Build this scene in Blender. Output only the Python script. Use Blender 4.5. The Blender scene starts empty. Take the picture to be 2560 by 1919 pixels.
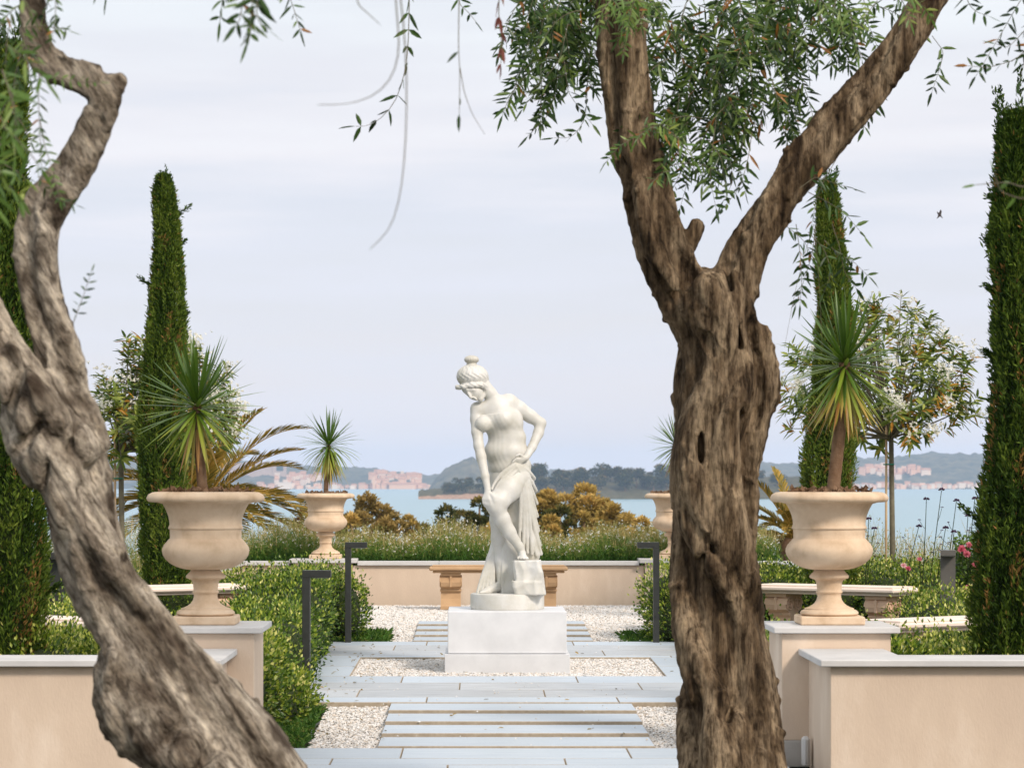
import bpy, math, random
import numpy as np
from mathutils import Vector, noise as mnoise

rng = np.random.default_rng(11)
random.seed(11)
scene = bpy.context.scene
COL = scene.collection

# ------------------------------------------------------------------ camera
CX, CZ, FPX = -0.203, 1.34, 7500.0          # camera x / height, focal length in photo pixels (photo 2560 x 1919)
cam_d = bpy.data.cameras.new('camera')
cam = bpy.data.objects.new('camera', cam_d)
COL.objects.link(cam)
cam.location = (CX, 0.0, CZ)
cam.rotation_euler = (math.radians(90), 0, 0)
cam_d.sensor_width = 36.0
cam_d.lens = FPX / 2560.0 * 36.0
cam_d.shift_x = (1280 - 1197) / 2560.0
cam_d.shift_y = (1205 - 959.5) / 2560.0
cam_d.clip_start = 0.1
cam_d.clip_end = 60000
cam_d.dof.use_dof = True
cam_d.dof.focus_distance = 21.6
cam_d.dof.aperture_fstop = 8.5
scene.camera = cam

# ------------------------------------------------------------------ sky, sun, exposure
SUN_AZ, SUN_EL = math.radians(142), math.radians(38)      # azimuth from +Y clockwise (towards +X)
w = bpy.data.worlds.new('World'); scene.world = w; w.use_nodes = True
nt = w.node_tree; nt.nodes.clear()
def wn(t, **k):
    n = nt.nodes.new(t)
    for a, b in k.items(): setattr(n, a, b)
    return n
L = nt.links.new
out = wn('ShaderNodeOutputWorld'); bg = wn('ShaderNodeBackground'); bg.inputs[1].default_value = 0.1
sky = wn('ShaderNodeTexSky', sky_type='NISHITA'); sky.sun_disc = False
sky.sun_elevation = SUN_EL; sky.sun_rotation = SUN_AZ; sky.dust_density = 2.0; sky.altitude = 20
tc = wn('ShaderNodeTexCoord'); sep = wn('ShaderNodeSeparateXYZ'); L(tc.outputs['Generated'], sep.inputs[0])
ramp = wn('ShaderNodeValToRGB')                           # thin high cloud veil, tone by height above the horizon
els = [(0.0, (.87, .82, .85)), (.025, (.82, .79, .835)), (.05, (.755, .75, .81)), (.085, (.73, .74, .82)), (.12, (.82, .80, .84)), (.16, (.815, .835, .865)), (.34, (.94, .955, .97))]
cr = ramp.color_ramp
while len(cr.elements) < len(els): cr.elements.new(1.0)
for e, (p, c) in zip(cr.elements, els): e.position = p; e.color = (*c, 1)
mp = wn('ShaderNodeMapping'); mp.inputs['Scale'].default_value = (5, 5, 42)
L(tc.outputs['Generated'], mp.inputs[0])
nz = wn('ShaderNodeTexNoise'); nz.inputs['Scale'].default_value = 1.6; nz.inputs['Detail'].default_value = 4; nz.inputs['Roughness'].default_value = .5
L(mp.outputs[0], nz.inputs[0])
addn = wn('ShaderNodeMath', operation='MULTIPLY_ADD'); addn.inputs[1].default_value = .09; 
sub = wn('ShaderNodeMath', operation='SUBTRACT'); sub.inputs[1].default_value = .045
L(nz.outputs[0], addn.inputs[0]); L(sep.outputs[2], addn.inputs[2]); L(addn.outputs[0], sub.inputs[0]); L(sub.outputs[0], ramp.inputs[0])
sc_ = wn('ShaderNodeVectorMath', operation='SCALE'); sc_.inputs['Scale'].default_value = 10.75; L(ramp.outputs[0], sc_.inputs[0])
mr = wn('ShaderNodeMapRange'); mr.inputs[1].default_value = .35; mr.inputs[2].default_value = .7; mr.inputs[3].default_value = .78; mr.inputs[4].default_value = .9
L(nz.outputs[0], mr.inputs[0])
mix = wn('ShaderNodeMix', data_type='RGBA'); L(mr.outputs[0], mix.inputs[0]); L(sky.outputs[0], mix.inputs[6]); L(sc_.outputs[0], mix.inputs[7])
L(mix.outputs[2], bg.inputs[0]); L(bg.outputs[0], out.inputs[0])

sun_d = bpy.data.lights.new('sun', 'SUN'); sun = bpy.data.objects.new('sun', sun_d); COL.objects.link(sun)
sun_d.energy = 2.6; sun_d.angle = math.radians(11); sun_d.color = (1.0, .88, .76)
sun_dir = Vector((math.sin(SUN_AZ) * math.cos(SUN_EL), math.cos(SUN_AZ) * math.cos(SUN_EL), math.sin(SUN_EL)))
sun.rotation_euler = sun_dir.to_track_quat('Z', 'Y').to_euler()
sun.location = (8, -10, 12)
vs = scene.view_settings
vs.view_transform = 'Standard'; vs.look = 'None'; vs.gamma = 1.0; vs.exposure = 0.15; vs.use_curve_mapping = False
scene.cycles.max_bounces = 8; scene.cycles.volume_bounces = 1
scene.cycles.transparent_max_bounces = 8

# ------------------------------------------------------------------ helpers
BASE = {}
def P(px, py, Y):                                          # photo pixel + distance -> point
    return np.array([(px - 1197) * Y / FPX + CX, Y, CZ - (py - 1205) * Y / FPX])

def mk_mesh(name, V, F, smooth=False, attrs=None, matidx=None):
    V = np.asarray(V, np.float32).reshape(-1, 3)
    if not isinstance(F, (list, tuple)): F = [F]
    F = [np.asarray(f, np.int32) for f in F if len(f)]
    me = bpy.data.meshes.new(name)
    me.vertices.add(len(V)); me.vertices.foreach_set('co', V.ravel())
    idx = np.concatenate([f.ravel() for f in F])
    tot = np.concatenate([np.full(len(f), f.shape[1], np.int32) for f in F])
    st = np.concatenate([[0], np.cumsum(tot)[:-1]]).astype(np.int32)
    me.loops.add(len(idx)); me.loops.foreach_set('vertex_index', idx)
    me.polygons.add(len(tot)); me.polygons.foreach_set('loop_start', st)
    me.polygons.foreach_set('use_smooth', np.full(len(tot), bool(smooth)))
    if matidx is not None: me.polygons.foreach_set('material_index', np.asarray(matidx, np.int32))
    for k, a in (attrs or {}).items():
        at = me.attributes.new(k, 'FLOAT', 'POINT'); at.data.foreach_set('value', np.asarray(a, np.float32))
    me.update(calc_edges=True)
    return me

def tag(o, label=None, cat=None, group=None, kind=None):
    if label: o['label'] = label
    if cat: o['category'] = cat
    if group: o['group'] = group
    if kind: o['kind'] = kind
    return o

def thing(name, label, cat, loc, group=None, rotz=0.0):
    o = bpy.data.objects.new(name, None); COL.objects.link(o)
    o.empty_display_size = .1
    o.location = loc; o.rotation_euler = (0, 0, rotz)
    BASE[o.name] = np.array(loc, float)
    return tag(o, label, cat, group)

def obj(name, me, mat, parent=None, local=False, loc=None, rot=None, scl=None):
    o = bpy.data.objects.new(name, me); COL.objects.link(o)
    for m in (mat if isinstance(mat, (list, tuple)) else [mat]):
        if m is not None and len(me.materials) < (len(mat) if isinstance(mat, (list, tuple)) else 1): me.materials.append(m)
    if parent is not None:
        o.parent = parent
        if not local:
            b = BASE.get(parent.name, np.zeros(3))
            o.location = (-b[0], -b[1], -b[2])
            BASE[o.name] = np.zeros(3)
        else:
            BASE[o.name] = None
    if loc is not None: o.location = loc
    if rot is not None: o.rotation_euler = rot
    if scl is not None: o.scale = scl
    return o
# note: a part built in world coordinates sits at -base, so its own children are in world coordinates too (offset 0)

class MB:                                                  # small mesh collector
    def __init__(s): s.V = []; s.F = {}; s.n = 0
    def add(s, V, F):
        V = np.asarray(V, float).reshape(-1, 3)
        for f in F: s.F.setdefault(len(f), []).append([i + s.n for i in f])
        s.V.append(V); s.n += len(V); return s
    def box(s, x0, x1, y0, y1, z0, z1, bev=0.0):
        if bev <= 0:
            V = [(x, y, z) for x in (x0, x1) for y in (y0, y1) for z in (z0, z1)]
            F = [(0, 1, 3, 2), (4, 6, 7, 5), (0, 4, 5, 1), (2, 3, 7, 6), (0, 2, 6, 4), (1, 5, 7, 3)]
            return s.add(V, F)
        b = bev; V = []; ids = {}
        for ix, x in enumerate((x0, x1)):
            for iy, y in enumerate((y0, y1)):
                for iz, z in enumerate((z0, z1)):
                    sx, sy, sz = (b if ix == 0 else -b), (b if iy == 0 else -b), (b if iz == 0 else -b)
                    for a, q in enumerate(((x, y + sy, z + sz), (x + sx, y, z + sz), (x + sx, y + sy, z))):
                        ids[(ix, iy, iz, a)] = len(V); V.append(q)
        F = []
        for i in (0, 1):
            q = [ids[(i, 0, 0, 0)], ids[(i, 0, 1, 0)], ids[(i, 1, 1, 0)], ids[(i, 1, 0, 0)]]; F.append(q if i == 0 else q[::-1])
            q = [ids[(0, i, 0, 1)], ids[(1, i, 0, 1)], ids[(1, i, 1, 1)], ids[(0, i, 1, 1)]]; F.append(q if i == 0 else q[::-1])
            q = [ids[(0, 0, i, 2)], ids[(0, 1, i, 2)], ids[(1, 1, i, 2)], ids[(1, 0, i, 2)]]; F.append(q if i == 0 else q[::-1])
        for i in (0, 1):
            for j in (0, 1):
                q = [ids[(i, j, 0, 0)], ids[(i, j, 0, 1)], ids[(i, j, 1, 1)], ids[(i, j, 1, 0)]]; F.append(q if (i ^ j) else q[::-1])
                q = [ids[(i, 0, j, 0)], ids[(i, 0, j, 2)], ids[(i, 1, j, 2)], ids[(i, 1, j, 0)]]; F.append(q[::-1] if (i ^ j) else q)
                q = [ids[(0, i, j, 1)], ids[(0, i, j, 2)], ids[(1, i, j, 2)], ids[(1, i, j, 1)]]; F.append(q if (i ^ j) else q[::-1])
                for k in (0, 1):
                    q = [ids[(i, j, k, a)] for a in range(3)]; F.append(q if (i ^ j ^ k) else q[::-1])
        return s.add(V, F)
    def tube(s, pts, rad, n=8, cap=True):
        pts = np.asarray(pts, float); rad = np.broadcast_to(np.asarray(rad, float), (len(pts),))
        V = []; T = np.gradient(pts, axis=0)
        up = np.array([0.3, .2, 1.0]) if abs(T[0][2]) < .9 * np.linalg.norm(T[0]) + 1e-9 else np.array([1.0, .2, 0])
        for p, t, r in zip(pts, T, rad):
            t = t / (np.linalg.norm(t) + 1e-9); a = np.cross(t, up); a /= np.linalg.norm(a) + 1e-9; b = np.cross(t, a); up = -np.cross(t, a) if False else up
            for k in range(n):
                q = 2 * math.pi * k / n; V.append(p + r * (math.cos(q) * a + math.sin(q) * b))
        F = [(i * n + k, i * n + (k + 1) % n, (i + 1) * n + (k + 1) % n, (i + 1) * n + k) for i in range(len(pts) - 1) for k in range(n)]
        s.add(V, F)
        if cap:
            m = s.n - len(V)
            s.F.setdefault(n, []).append([m + k for k in range(n)][::-1]); s.F[n].append([s.n - n + k for k in range(n)])
        return s
    def lathe(s, prof, c=(0, 0, 0), n=48):
        V = [(c[0] + r * math.cos(2 * math.pi * k / n), c[1] + r * math.sin(2 * math.pi * k / n), c[2] + z) for r, z in prof for k in range(n)]
        F = [(i * n + k, i * n + (k + 1) % n, (i + 1) * n + (k + 1) % n, (i + 1) * n + k) for i in range(len(prof) - 1) for k in range(n)]
        return s.add(V, F)
    def prism(s, poly, axis, a0, a1):                      # poly in the two other axes, extruded along axis
        m = len(poly); V = []
        for a in (a0, a1):
            for u, v in poly:
                V.append({0: (a, u, v), 1: (u, a, v), 2: (u, v, a)}[axis])
        F = [(k, (k + 1) % m, m + (k + 1) % m, m + k) for k in range(m)]
        F += [tuple(range(m))[::-1], tuple(range(m, 2 * m))]
        return s.add(V, F)
    def mesh(s, name, smooth=False):
        return mk_mesh(name, np.concatenate(s.V), [np.array(f) for f in s.F.values()], smooth)

def shade_auto(o, deg=35):
    me = o.data
    me.polygons.foreach_set('use_smooth', np.ones(len(me.polygons), bool))
    if hasattr(me, 'set_sharp_from_angle'): me.set_sharp_from_angle(angle=math.radians(deg))

# ---- implicit surfaces: field + surface nets
class Field:
    def __init__(s, lo, hi, h):
        s.lo = np.array(lo, float); s.h = h
        s.n = (np.ceil((np.array(hi) - s.lo) / h).astype(int) + 1)
        s.d = np.full(tuple(s.n), 9.0, np.float32)
        s.ax = [s.lo[i] + h * np.arange(s.n[i]) for i in range(3)]
    def sl(s, lo, hi):
        a = np.clip(np.floor((np.array(lo) - s.lo) / s.h).astype(int), 0, s.n); b = np.clip(np.ceil((np.array(hi) - s.lo) / s.h).astype(int) + 1, 0, s.n)
        if np.any(b - a < 1): return None
        return tuple(slice(i, j) for i, j in zip(a, b))
    def grid(s, q): return s.ax[0][q[0]][:, None, None], s.ax[1][q[1]][None, :, None], s.ax[2][q[2]][None, None, :]
    def merge(s, q, v, k, op):
        a = s.d[q]
        if op == 'u':
            h = np.maximum(k - np.abs(a - v), 0) / max(k, 1e-6); s.d[q] = np.minimum(a, v) - h * h * k * .25
        else:
            v = -v; h = np.maximum(k - np.abs(a - v), 0) / max(k, 1e-6); s.d[q] = np.maximum(a, v) + h * h * k * .25
    def cap(s, a, b, ra, rb, k=.02, op='u'):
        a = np.asarray(a, float); b = np.asarray(b, float); m = max(ra, rb) + k + 3 * s.h
        q = s.sl(np.minimum(a, b) - m, np.maximum(a, b) + m)
        if q is None: return
        X, Y, Z = s.grid(q); ab = b - a; L2 = ab @ ab + 1e-12
        t = np.clip(((X - a[0]) * ab[0] + (Y - a[1]) * ab[1] + (Z - a[2]) * ab[2]) / L2, 0, 1)
        d = np.sqrt((X - a[0] - t * ab[0]) ** 2 + (Y - a[1] - t * ab[1]) ** 2 + (Z - a[2] - t * ab[2]) ** 2) - (ra + t * (rb - ra))
        s.merge(q, d.astype(np.float32), k, op)
    def ell(s, c, r, k=.02, op='u', R=None):
        c = np.asarray(c, float); r = np.asarray(r, float); m = r.max() + k + 3 * s.h
        q = s.sl(c - m, c + m)
        if q is None: return
        X, Y, Z = s.grid(q); X = X - c[0]; Y = Y - c[1]; Z = Z - c[2]
        if R is not None:
            R = np.asarray(R); X, Y, Z = R[0, 0] * X + R[1, 0] * Y + R[2, 0] * Z, R[0, 1] * X + R[1, 1] * Y + R[2, 1] * Z, R[0, 2] * X + R[1, 2] * Y + R[2, 2] * Z
        n0 = np.sqrt((X / r[0]) ** 2 + (Y / r[1]) ** 2 + (Z / r[2]) ** 2); n1 = np.sqrt((X / r[0] ** 2) ** 2 + (Y / r[1] ** 2) ** 2 + (Z / r[2] ** 2) ** 2)
        d = n0 * (n0 - 1) / (n1 + 1e-9)
        s.merge(q, d.astype(np.float32), k, op)
    def path(s, pts, rad, k=.02, op='u'):
        for i in range(len(pts) - 1): s.cap(pts[i], pts[i + 1], rad[i], rad[i + 1], k, op)
    def nets(s):
        d = s.d; sg = d < 0
        c = np.zeros(tuple(x - 1 for x in d.shape), np.int8)
        for i in (0, 1):
            for j in (0, 1):
                for k in (0, 1): c += sg[i:d.shape[0] - 1 + i, j:d.shape[1] - 1 + j, k:d.shape[2] - 1 + k]
        act = (c > 0) & (c < 8); I = np.argwhere(act); idx = np.full(act.shape, -1, np.int32); idx[act] = np.arange(len(I))
        acc = np.zeros((len(I), 3)); cnt = np.zeros(len(I))
        cs = [np.array(o) for o in np.ndindex(2, 2, 2)]
        for o1 in cs:
            for ax in range(3):
                if o1[ax] == 0:
                    o2 = o1.copy(); o2[ax] = 1
                    da = d[tuple((I + o1).T)]; db = d[tuple((I + o2).T)]; m = (da < 0) != (db < 0)
                    t = np.where(m, da / np.where(m, da - db, 1), 0); p = o1 + t[:, None] * (o2 - o1)
                    acc[m] += p[m]; cnt[m] += 1
        V = s.lo + s.h * (I + acc / cnt[:, None])
        Fs = []
        for ax in range(3):
            u, v = (ax + 1) % 3, (ax + 2) % 3
            A = np.moveaxis(sg, (ax, u, v), (0, 1, 2)); D = np.moveaxis(idx, (ax, u, v), (0, 1, 2))
            e = A[:-1, 1:-1, 1:-1] != A[1:, 1:-1, 1:-1]
            i, j, k = np.nonzero(e); fl = A[:-1, 1:-1, 1:-1][e]
            q = np.stack([D[i, j, k], D[i, j + 1, k], D[i, j + 1, k + 1], D[i, j, k + 1]], 1)
            q = np.where(fl[:, None], q, q[:, ::-1]); Fs.append(q)
        return V, np.concatenate(Fs)

def largest(V, Q):                                          # keep only the largest connected piece
    lab = np.arange(len(V)); e = np.concatenate([Q[:, [0, 1]], Q[:, [1, 2]], Q[:, [2, 3]], Q[:, [3, 0]]])
    while True:
        new = lab.copy(); np.minimum.at(new, e[:, 0], lab[e[:, 1]]); np.minimum.at(new, e[:, 1], lab[e[:, 0]]); new = new[new]; new = new[new]
        if np.array_equal(new, lab): break
        lab = new
    u_, c_ = np.unique(lab, return_counts=True); keep = lab == u_[c_.argmax()]; rm = np.cumsum(keep) - 1
    return V[keep], rm[Q[keep[Q[:, 0]]]]

def normals(V, F):
    n = np.zeros_like(V); a = V[F[:, 2]] - V[F[:, 0]]; b = V[F[:, 3 % F.shape[1]]] - V[F[:, 1]]; fn = np.cross(a, b)
    for k in range(F.shape[1]): np.add.at(n, F[:, k], fn)
    return n / (np.linalg.norm(n, axis=1, keepdims=True) + 1e-12)

def smooth_mesh(V, F, it=2, f=.5):
    e = np.concatenate([F[:, [k, (k + 1) % F.shape[1]]] for k in range(F.shape[1])])
    for _ in range(it):
        s = np.zeros_like(V); c = np.zeros(len(V)); np.add.at(s, e[:, 0], V[e[:, 1]]); np.add.at(c, e[:, 0], 1)
        V = V + f * (s / np.maximum(c, 1)[:, None] - V)
    return V

def nse(V, sc, oct=3, seed=0.0):
    sc = np.broadcast_to(np.asarray(sc, float), (3,))
    Q = V * sc + seed
    return np.array([mnoise.fractal(Vector(q), 1.0, 2.0, oct) for q in Q])

def unit(a): return a / (np.linalg.norm(a, axis=-1, keepdims=True) + 1e-9)
def rdir(n, r=rng): return unit(r.normal(size=(n, 3)))

def leaves(Pb, D, N, Ln, Wd, kind='quad', fold=.25, droop=0.0):
    n = len(Pb); D = unit(D); S = unit(np.cross(D, N)); N = np.cross(S, D)
    Ln = np.broadcast_to(Ln, (n,))[:, None]; Wd = np.broadcast_to(Wd, (n,))[:, None] * .5
    g = np.array([0, 0, -1.0]) * droop
    if kind == 'quad':
        m = Pb + D * Ln * .45 + N * Wd * fold
        V = np.stack([Pb, m + S * Wd, Pb + D * Ln + g * Ln, m - S * Wd], 1)
        b = np.arange(n)[:, None] * 4; F = [np.concatenate([b, b + 1, b + 2, b + 3], 1)]; k = 4
    else:
        a = Pb + D * Ln * .3 + N * Wd * fold + g * Ln * .1; c = Pb + D * Ln * .68 + N * Wd * fold + g * Ln * .45
        V = np.stack([Pb, a + S * Wd, c + S * Wd * .85, Pb + D * Ln + g * Ln, c - S * Wd * .85, a - S * Wd], 1)
        b = np.arange(n)[:, None] * 6; F = [np.concatenate([b, b + 1, b + 2, b + 3], 1), np.concatenate([b, b + 3, b + 4, b + 5], 1)]
        F = [np.concatenate(F)]; k = 6
    return V.reshape(-1, 3), F, k

def cat_meshes(parts):                                     # [(V, [F...], tint, matid)]
    Vs, Fs, Ts, Ms = [], [], [], []; n = 0
    for V, F, t, m in parts:
        for f in F: Fs.append(np.asarray(f) + n); Ms.append(np.full(len(f), m))
        Vs.append(V); Ts.append(np.broadcast_to(t, (len(V),))); n += len(V)
    by = {}
    for f, m in zip(Fs, Ms): by.setdefault(f.shape[1], [[], []]); by[f.shape[1]][0].append(f); by[f.shape[1]][1].append(m)
    return np.concatenate(Vs), [np.concatenate(v[0]) for v in by.values()], np.concatenate(Ts), np.concatenate([np.concatenate(v[1]) for v in by.values()])

# ------------------------------------------------------------------ materials
def mat(name, base, rough=.6, var=None, scale=6, bump=0.0, bscale=40, spec=.3, detail=6, stretch=None, sss=0, c3=None, bdist=.02, orand=0.0):
    m = bpy.data.materials.new(name); m.use_nodes = True; t = m.node_tree; n = t.nodes; b = n['Principled BSDF']
    b.inputs['Roughness'].default_value = rough; b.inputs['Specular IOR Level'].default_value = spec
    b.inputs['Base Color'].default_value = (*base, 1)
    co = n.new('ShaderNodeTexCoord'); src = co.outputs['Object']
    if stretch:
        mp = n.new('ShaderNodeMapping'); mp.inputs['Scale'].default_value = stretch; t.links.new(src, mp.inputs[0]); src = mp.outputs[0]
    if var is not None:
        nz = n.new('ShaderNodeTexNoise'); nz.inputs['Scale'].default_value = scale; nz.inputs['Detail'].default_value = detail; nz.inputs['Roughness'].default_value = .6
        t.links.new(src, nz.inputs[0]); r = n.new('ShaderNodeValToRGB'); t.links.new(nz.outputs[0], r.inputs[0])
        r.color_ramp.elements[0].position = .32; r.color_ramp.elements[1].position = .68
        r.color_ramp.elements[0].color = (*base, 1); r.color_ramp.elements[1].color = (*var, 1)
        if c3: e = r.color_ramp.elements.new(.5); e.color = (*c3, 1)
        if orand > 0:
            oi = n.new('ShaderNodeObjectInfo'); mr_ = n.new('ShaderNodeMapRange'); mr_.inputs[3].default_value = 1 - orand; mr_.inputs[4].default_value = 1 + orand; hs = n.new('ShaderNodeHueSaturation')
            t.links.new(oi.outputs['Random'], mr_.inputs[0]); t.links.new(mr_.outputs[0], hs.inputs['Value']); t.links.new(r.outputs[0], hs.inputs['Color']); t.links.new(hs.outputs[0], b.inputs['Base Color'])
        else: t.links.new(r.outputs[0], b.inputs['Base Color'])
    if bump > 0:
        nb = n.new('ShaderNodeTexNoise'); nb.inputs['Scale'].default_value = bscale; nb.inputs['Detail'].default_value = 8; nb.inputs['Roughness'].default_value = .65
        t.links.new(src, nb.inputs[0]); bp = n.new('ShaderNodeBump'); bp.inputs['Strength'].default_value = bump; bp.inputs['Distance'].default_value = bdist
        t.links.new(nb.outputs[0], bp.inputs['Height']); t.links.new(bp.outputs[0], b.inputs['Normal'])
    if sss > 0:
        b.inputs['Subsurface Weight'].default_value = sss; b.inputs['Subsurface Radius'].default_value = (.02, .015, .01); b.inputs['Subsurface Scale'].default_value = .5
    return m

def leaf_mat(name, cols, rough=.45, trans=.3, spec=.35):
    """leaf colour from the per-leaf attribute 'tint' (0..1)"""
    m = bpy.data.materials.new(name); m.use_nodes = True; t = m.node_tree; n = t.nodes; b = n['Principled BSDF']; o = n['Material Output']
    a = n.new('ShaderNodeAttribute'); a.attribute_name = 'tint'; r = n.new('ShaderNodeValToRGB'); t.links.new(a.outputs['Fac'], r.inputs[0])
    e = r.color_ramp.elements
    while len(e) < len(cols): e.new(1)
    for i, (p, c) in enumerate(cols): e[i].position = p; e[i].color = (*c, 1)
    t.links.new(r.outputs[0], b.inputs['Base Color']); b.inputs['Roughness'].default_value = rough; b.inputs['Specular IOR Level'].default_value = spec
    if trans > 0:
        tr = n.new('ShaderNodeBsdfTranslucent'); mx = n.new('ShaderNodeMixShader'); mx.inputs[0].default_value = trans
        hs = n.new('ShaderNodeHueSaturation'); hs.inputs['Value'].default_value = 1.25; t.links.new(r.outputs[0], hs.inputs['Color']); t.links.new(hs.outputs[0], tr.inputs[0])
        t.links.new(b.outputs[0], mx.inputs[1]); t.links.new(tr.outputs[0], mx.inputs[2]); t.links.new(mx.outputs[0], o.inputs[0])
    return m

M = {}
M['stucco'] = mat('cream_stucco', (.635, .505, .395), .9, (.77, .64, .52), 3.2, .45, 85, .1, bdist=.004, stretch=(1, 1, .45), c3=(.68, .545, .425))
M['skirt'] = mat('grey_skirting', (.42, .40, .38), .8, (.5, .48, .45), 5, .1, 80)
M['cap'] = mat('pale_coping', (.54, .53, .52), .6, (.64, .625, .61), 4, .08, 120, .3, bdist=.003)
M['urn'] = mat('sandstone_urn', (.52, .375, .245), .85, (.755, .60, .445), 6, .25, 130, .15, c3=(.67, .51, .36), bdist=.004)
M['bench'] = mat('cast_stone_bench', (.80, .66, .56), .8, (.84, .73, .64), 4, .15, 120, .2, bdist=.003)
M['bench_leg'] = mat('warm_lit_cast_stone', (.70, .47, .325), .8, (.78, .58, .43), 5, .2, 110, .2, bdist=.003)  # bench stone again, warm light on the legs put into the colour
M['bench_dark'] = mat('ochre_cast_stone', (.46, .29, .16), .85, (.57, .38, .22), 5, .2, 110, .15, bdist=.003)
M['marble'] = mat('white_marble', (.52, .50, .43), .45, (.70, .69, .665), 5, .05, 60, .35, sss=.05, bdist=.003)
M['plinth'] = mat('white_plinth', (.62, .625, .64), .5, (.73, .735, .75), 5, .06, 80, .35, bdist=.002)
M['slab'] = mat('grey_limestone_slab', (.33, .35, .37), .45, (.56, .585, .61), 4.0, .05, 60, .4, stretch=(.8, 5, 5), bdist=.002, orand=.09)
M['slab2'] = mat('blue_grey_slab', (.43, .50, .575), .42, (.53, .59, .65), 3.0, .04, 60, .4, stretch=(.8, 5, 5), bdist=.002, orand=.09)
M['soil'] = mat('soil', (.035, .03, .018), .95, (.10, .085, .045), 14, .8, 60, .1, c3=(.05, .055, .022))
M['gravelbed'] = mat('gravel_bed', (.34, .32, .29), .9, (.62, .60, .57), 160, .8, 200, .1, detail=2)
M['stone'] = leaf_mat('pebbles', [(0, (.30, .27, .24)), (.2, (.62, .59, .55)), (.7, (.80, .785, .77)), (1, (.62, .52, .42))], .7, 0, .2)
M['metal'] = mat('dark_bronze_metal', (.020, .022, .020), .5, (.028, .03, .027), 30, .05, 300, .4, bdist=.001)
M['metal_grey'] = mat('taupe_metal', (.105, .098, .088), .55, (.125, .115, .105), 30, .05, 300, .35, bdist=.001)
M['lens'] = mat('lamp_lens', (.5, .5, .48), .3)
def bark_mat(name, dark, mid, light, scab, zs=.4, fine=46, thr=.60, lean=0.0):
    m = bpy.data.materials.new(name); m.use_nodes = True; t = m.node_tree; n = t.nodes; b = n['Principled BSDF']; lk = t.links.new
    b.inputs['Roughness'].default_value = .9; b.inputs['Specular IOR Level'].default_value = .12
    co = n.new('ShaderNodeTexCoord'); m0 = n.new('ShaderNodeMapping'); m0.inputs['Rotation'].default_value = (0, math.radians(lean), 0); lk(co.outputs['Object'], m0.inputs[0])
    mp = n.new('ShaderNodeMapping'); mp.inputs['Scale'].default_value = (1.5, 1.5, zs); lk(m0.outputs[0], mp.inputs[0])
    m2 = n.new('ShaderNodeMapping'); m2.inputs['Scale'].default_value = (1.5, 1.5, .16); lk(m0.outputs[0], m2.inputs[0])
    def noise(src, sc, det, ro=.6):
        q = n.new('ShaderNodeTexNoise'); q.inputs['Scale'].default_value = sc; q.inputs['Detail'].default_value = det; q.inputs['Roughness'].default_value = ro; lk(src, q.inputs[0]); return q.outputs[0]
    def rmp(src, st):
        r = n.new('ShaderNodeValToRGB'); e = r.color_ramp.elements
        while len(e) < len(st): e.new(1)
        for i, (p, c) in enumerate(st): e[i].position = p; e[i].color = (*c, 1)
        lk(src, r.inputs[0]); return r.outputs[0]
    lo_ = noise(mp.outputs[0], 7, 5); fi = noise(mp.outputs[0], fine, 7, .7); sc = noise(co.outputs['Object'], 6.5, 3, .55); md = noise(m2.outputs[0], 26, 5, .6)
    c1 = rmp(lo_, [(.36, dark), (.47, mid), (.60, light)])
    c2 = rmp(fi, [(.36, (.42, .39, .36)), (.5, (.92, .92, .92)), (.66, (1.28, 1.26, 1.2))])
    c4 = rmp(md, [(.36, (.30, .28, .26)), (.46, (.85, .84, .83)), (.62, (1.2, 1.19, 1.16))]); m4 = n.new('ShaderNodeMix'); m4.data_type = 'RGBA'; m4.blend_type = 'MULTIPLY'; m4.inputs[0].default_value = 1.0; lk(c2, m4.inputs[6]); lk(c4, m4.inputs[7])
    mu = n.new('ShaderNodeMix'); mu.data_type = 'RGBA'; mu.blend_type = 'MULTIPLY'; mu.inputs[0].default_value = 1.0; lk(c1, mu.inputs[6]); lk(m4.outputs[2], mu.inputs[7])
    ms = rmp(sc, [(thr, (0, 0, 0)), (thr + .14, (.85, .85, .85))]); mx = n.new('ShaderNodeMix'); mx.data_type = 'RGBA'; lk(ms, mx.inputs[0]); lk(mu.outputs[2], mx.inputs[6]); mx.inputs[7].default_value = (*scab, 1)
    lk(mx.outputs[2], b.inputs['Base Color'])
    ad = n.new('ShaderNodeMath'); ad.operation = 'MULTIPLY_ADD'; ad.inputs[1].default_value = 1.6; lk(md, ad.inputs[0]); lk(fi, ad.inputs[2])
    a2 = n.new('ShaderNodeMath'); a2.operation = 'MULTIPLY_ADD'; a2.inputs[1].default_value = -.5; lk(ms, a2.inputs[0]); lk(ad.outputs[0], a2.inputs[2])
    bp = n.new('ShaderNodeBump'); bp.inputs['Strength'].default_value = 1.0; bp.inputs['Distance'].default_value = .013; lk(a2.outputs[0], bp.inputs['Height']); lk(bp.outputs[0], b.inputs['Normal'])
    return m
M['bark'] = bark_mat('olive_bark', (.055, .036, .020), (.145, .10, .061), (.32, .24, .157), (.035, .021, .012))
M['bark_grey'] = bark_mat('olive_bark_grey', (.12, .093, .07), (.28, .235, .185), (.52, .455, .375), (.045, .03, .02), .5, 52, .57, 31.7)
M['slab_edge'] = mat('dirty_slab_edge', (.34, .28, .21), .9, (.45, .385, .30), 30)
M['wood'] = mat('brown_stem', (.16, .09, .05), .85, (.25, .16, .10), 20, .6, 60, .15, bdist=.01)
M['twig'] = mat('olive_twig', (.13, .11, .075), .8, (.2, .18, .12), 20)
M['stake'] = mat('bamboo_stake', (.55, .36, .20), .6, (.62, .44, .27), 12)
M['tie'] = mat('green_tie', (.02, .25, .16), .5)
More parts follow.
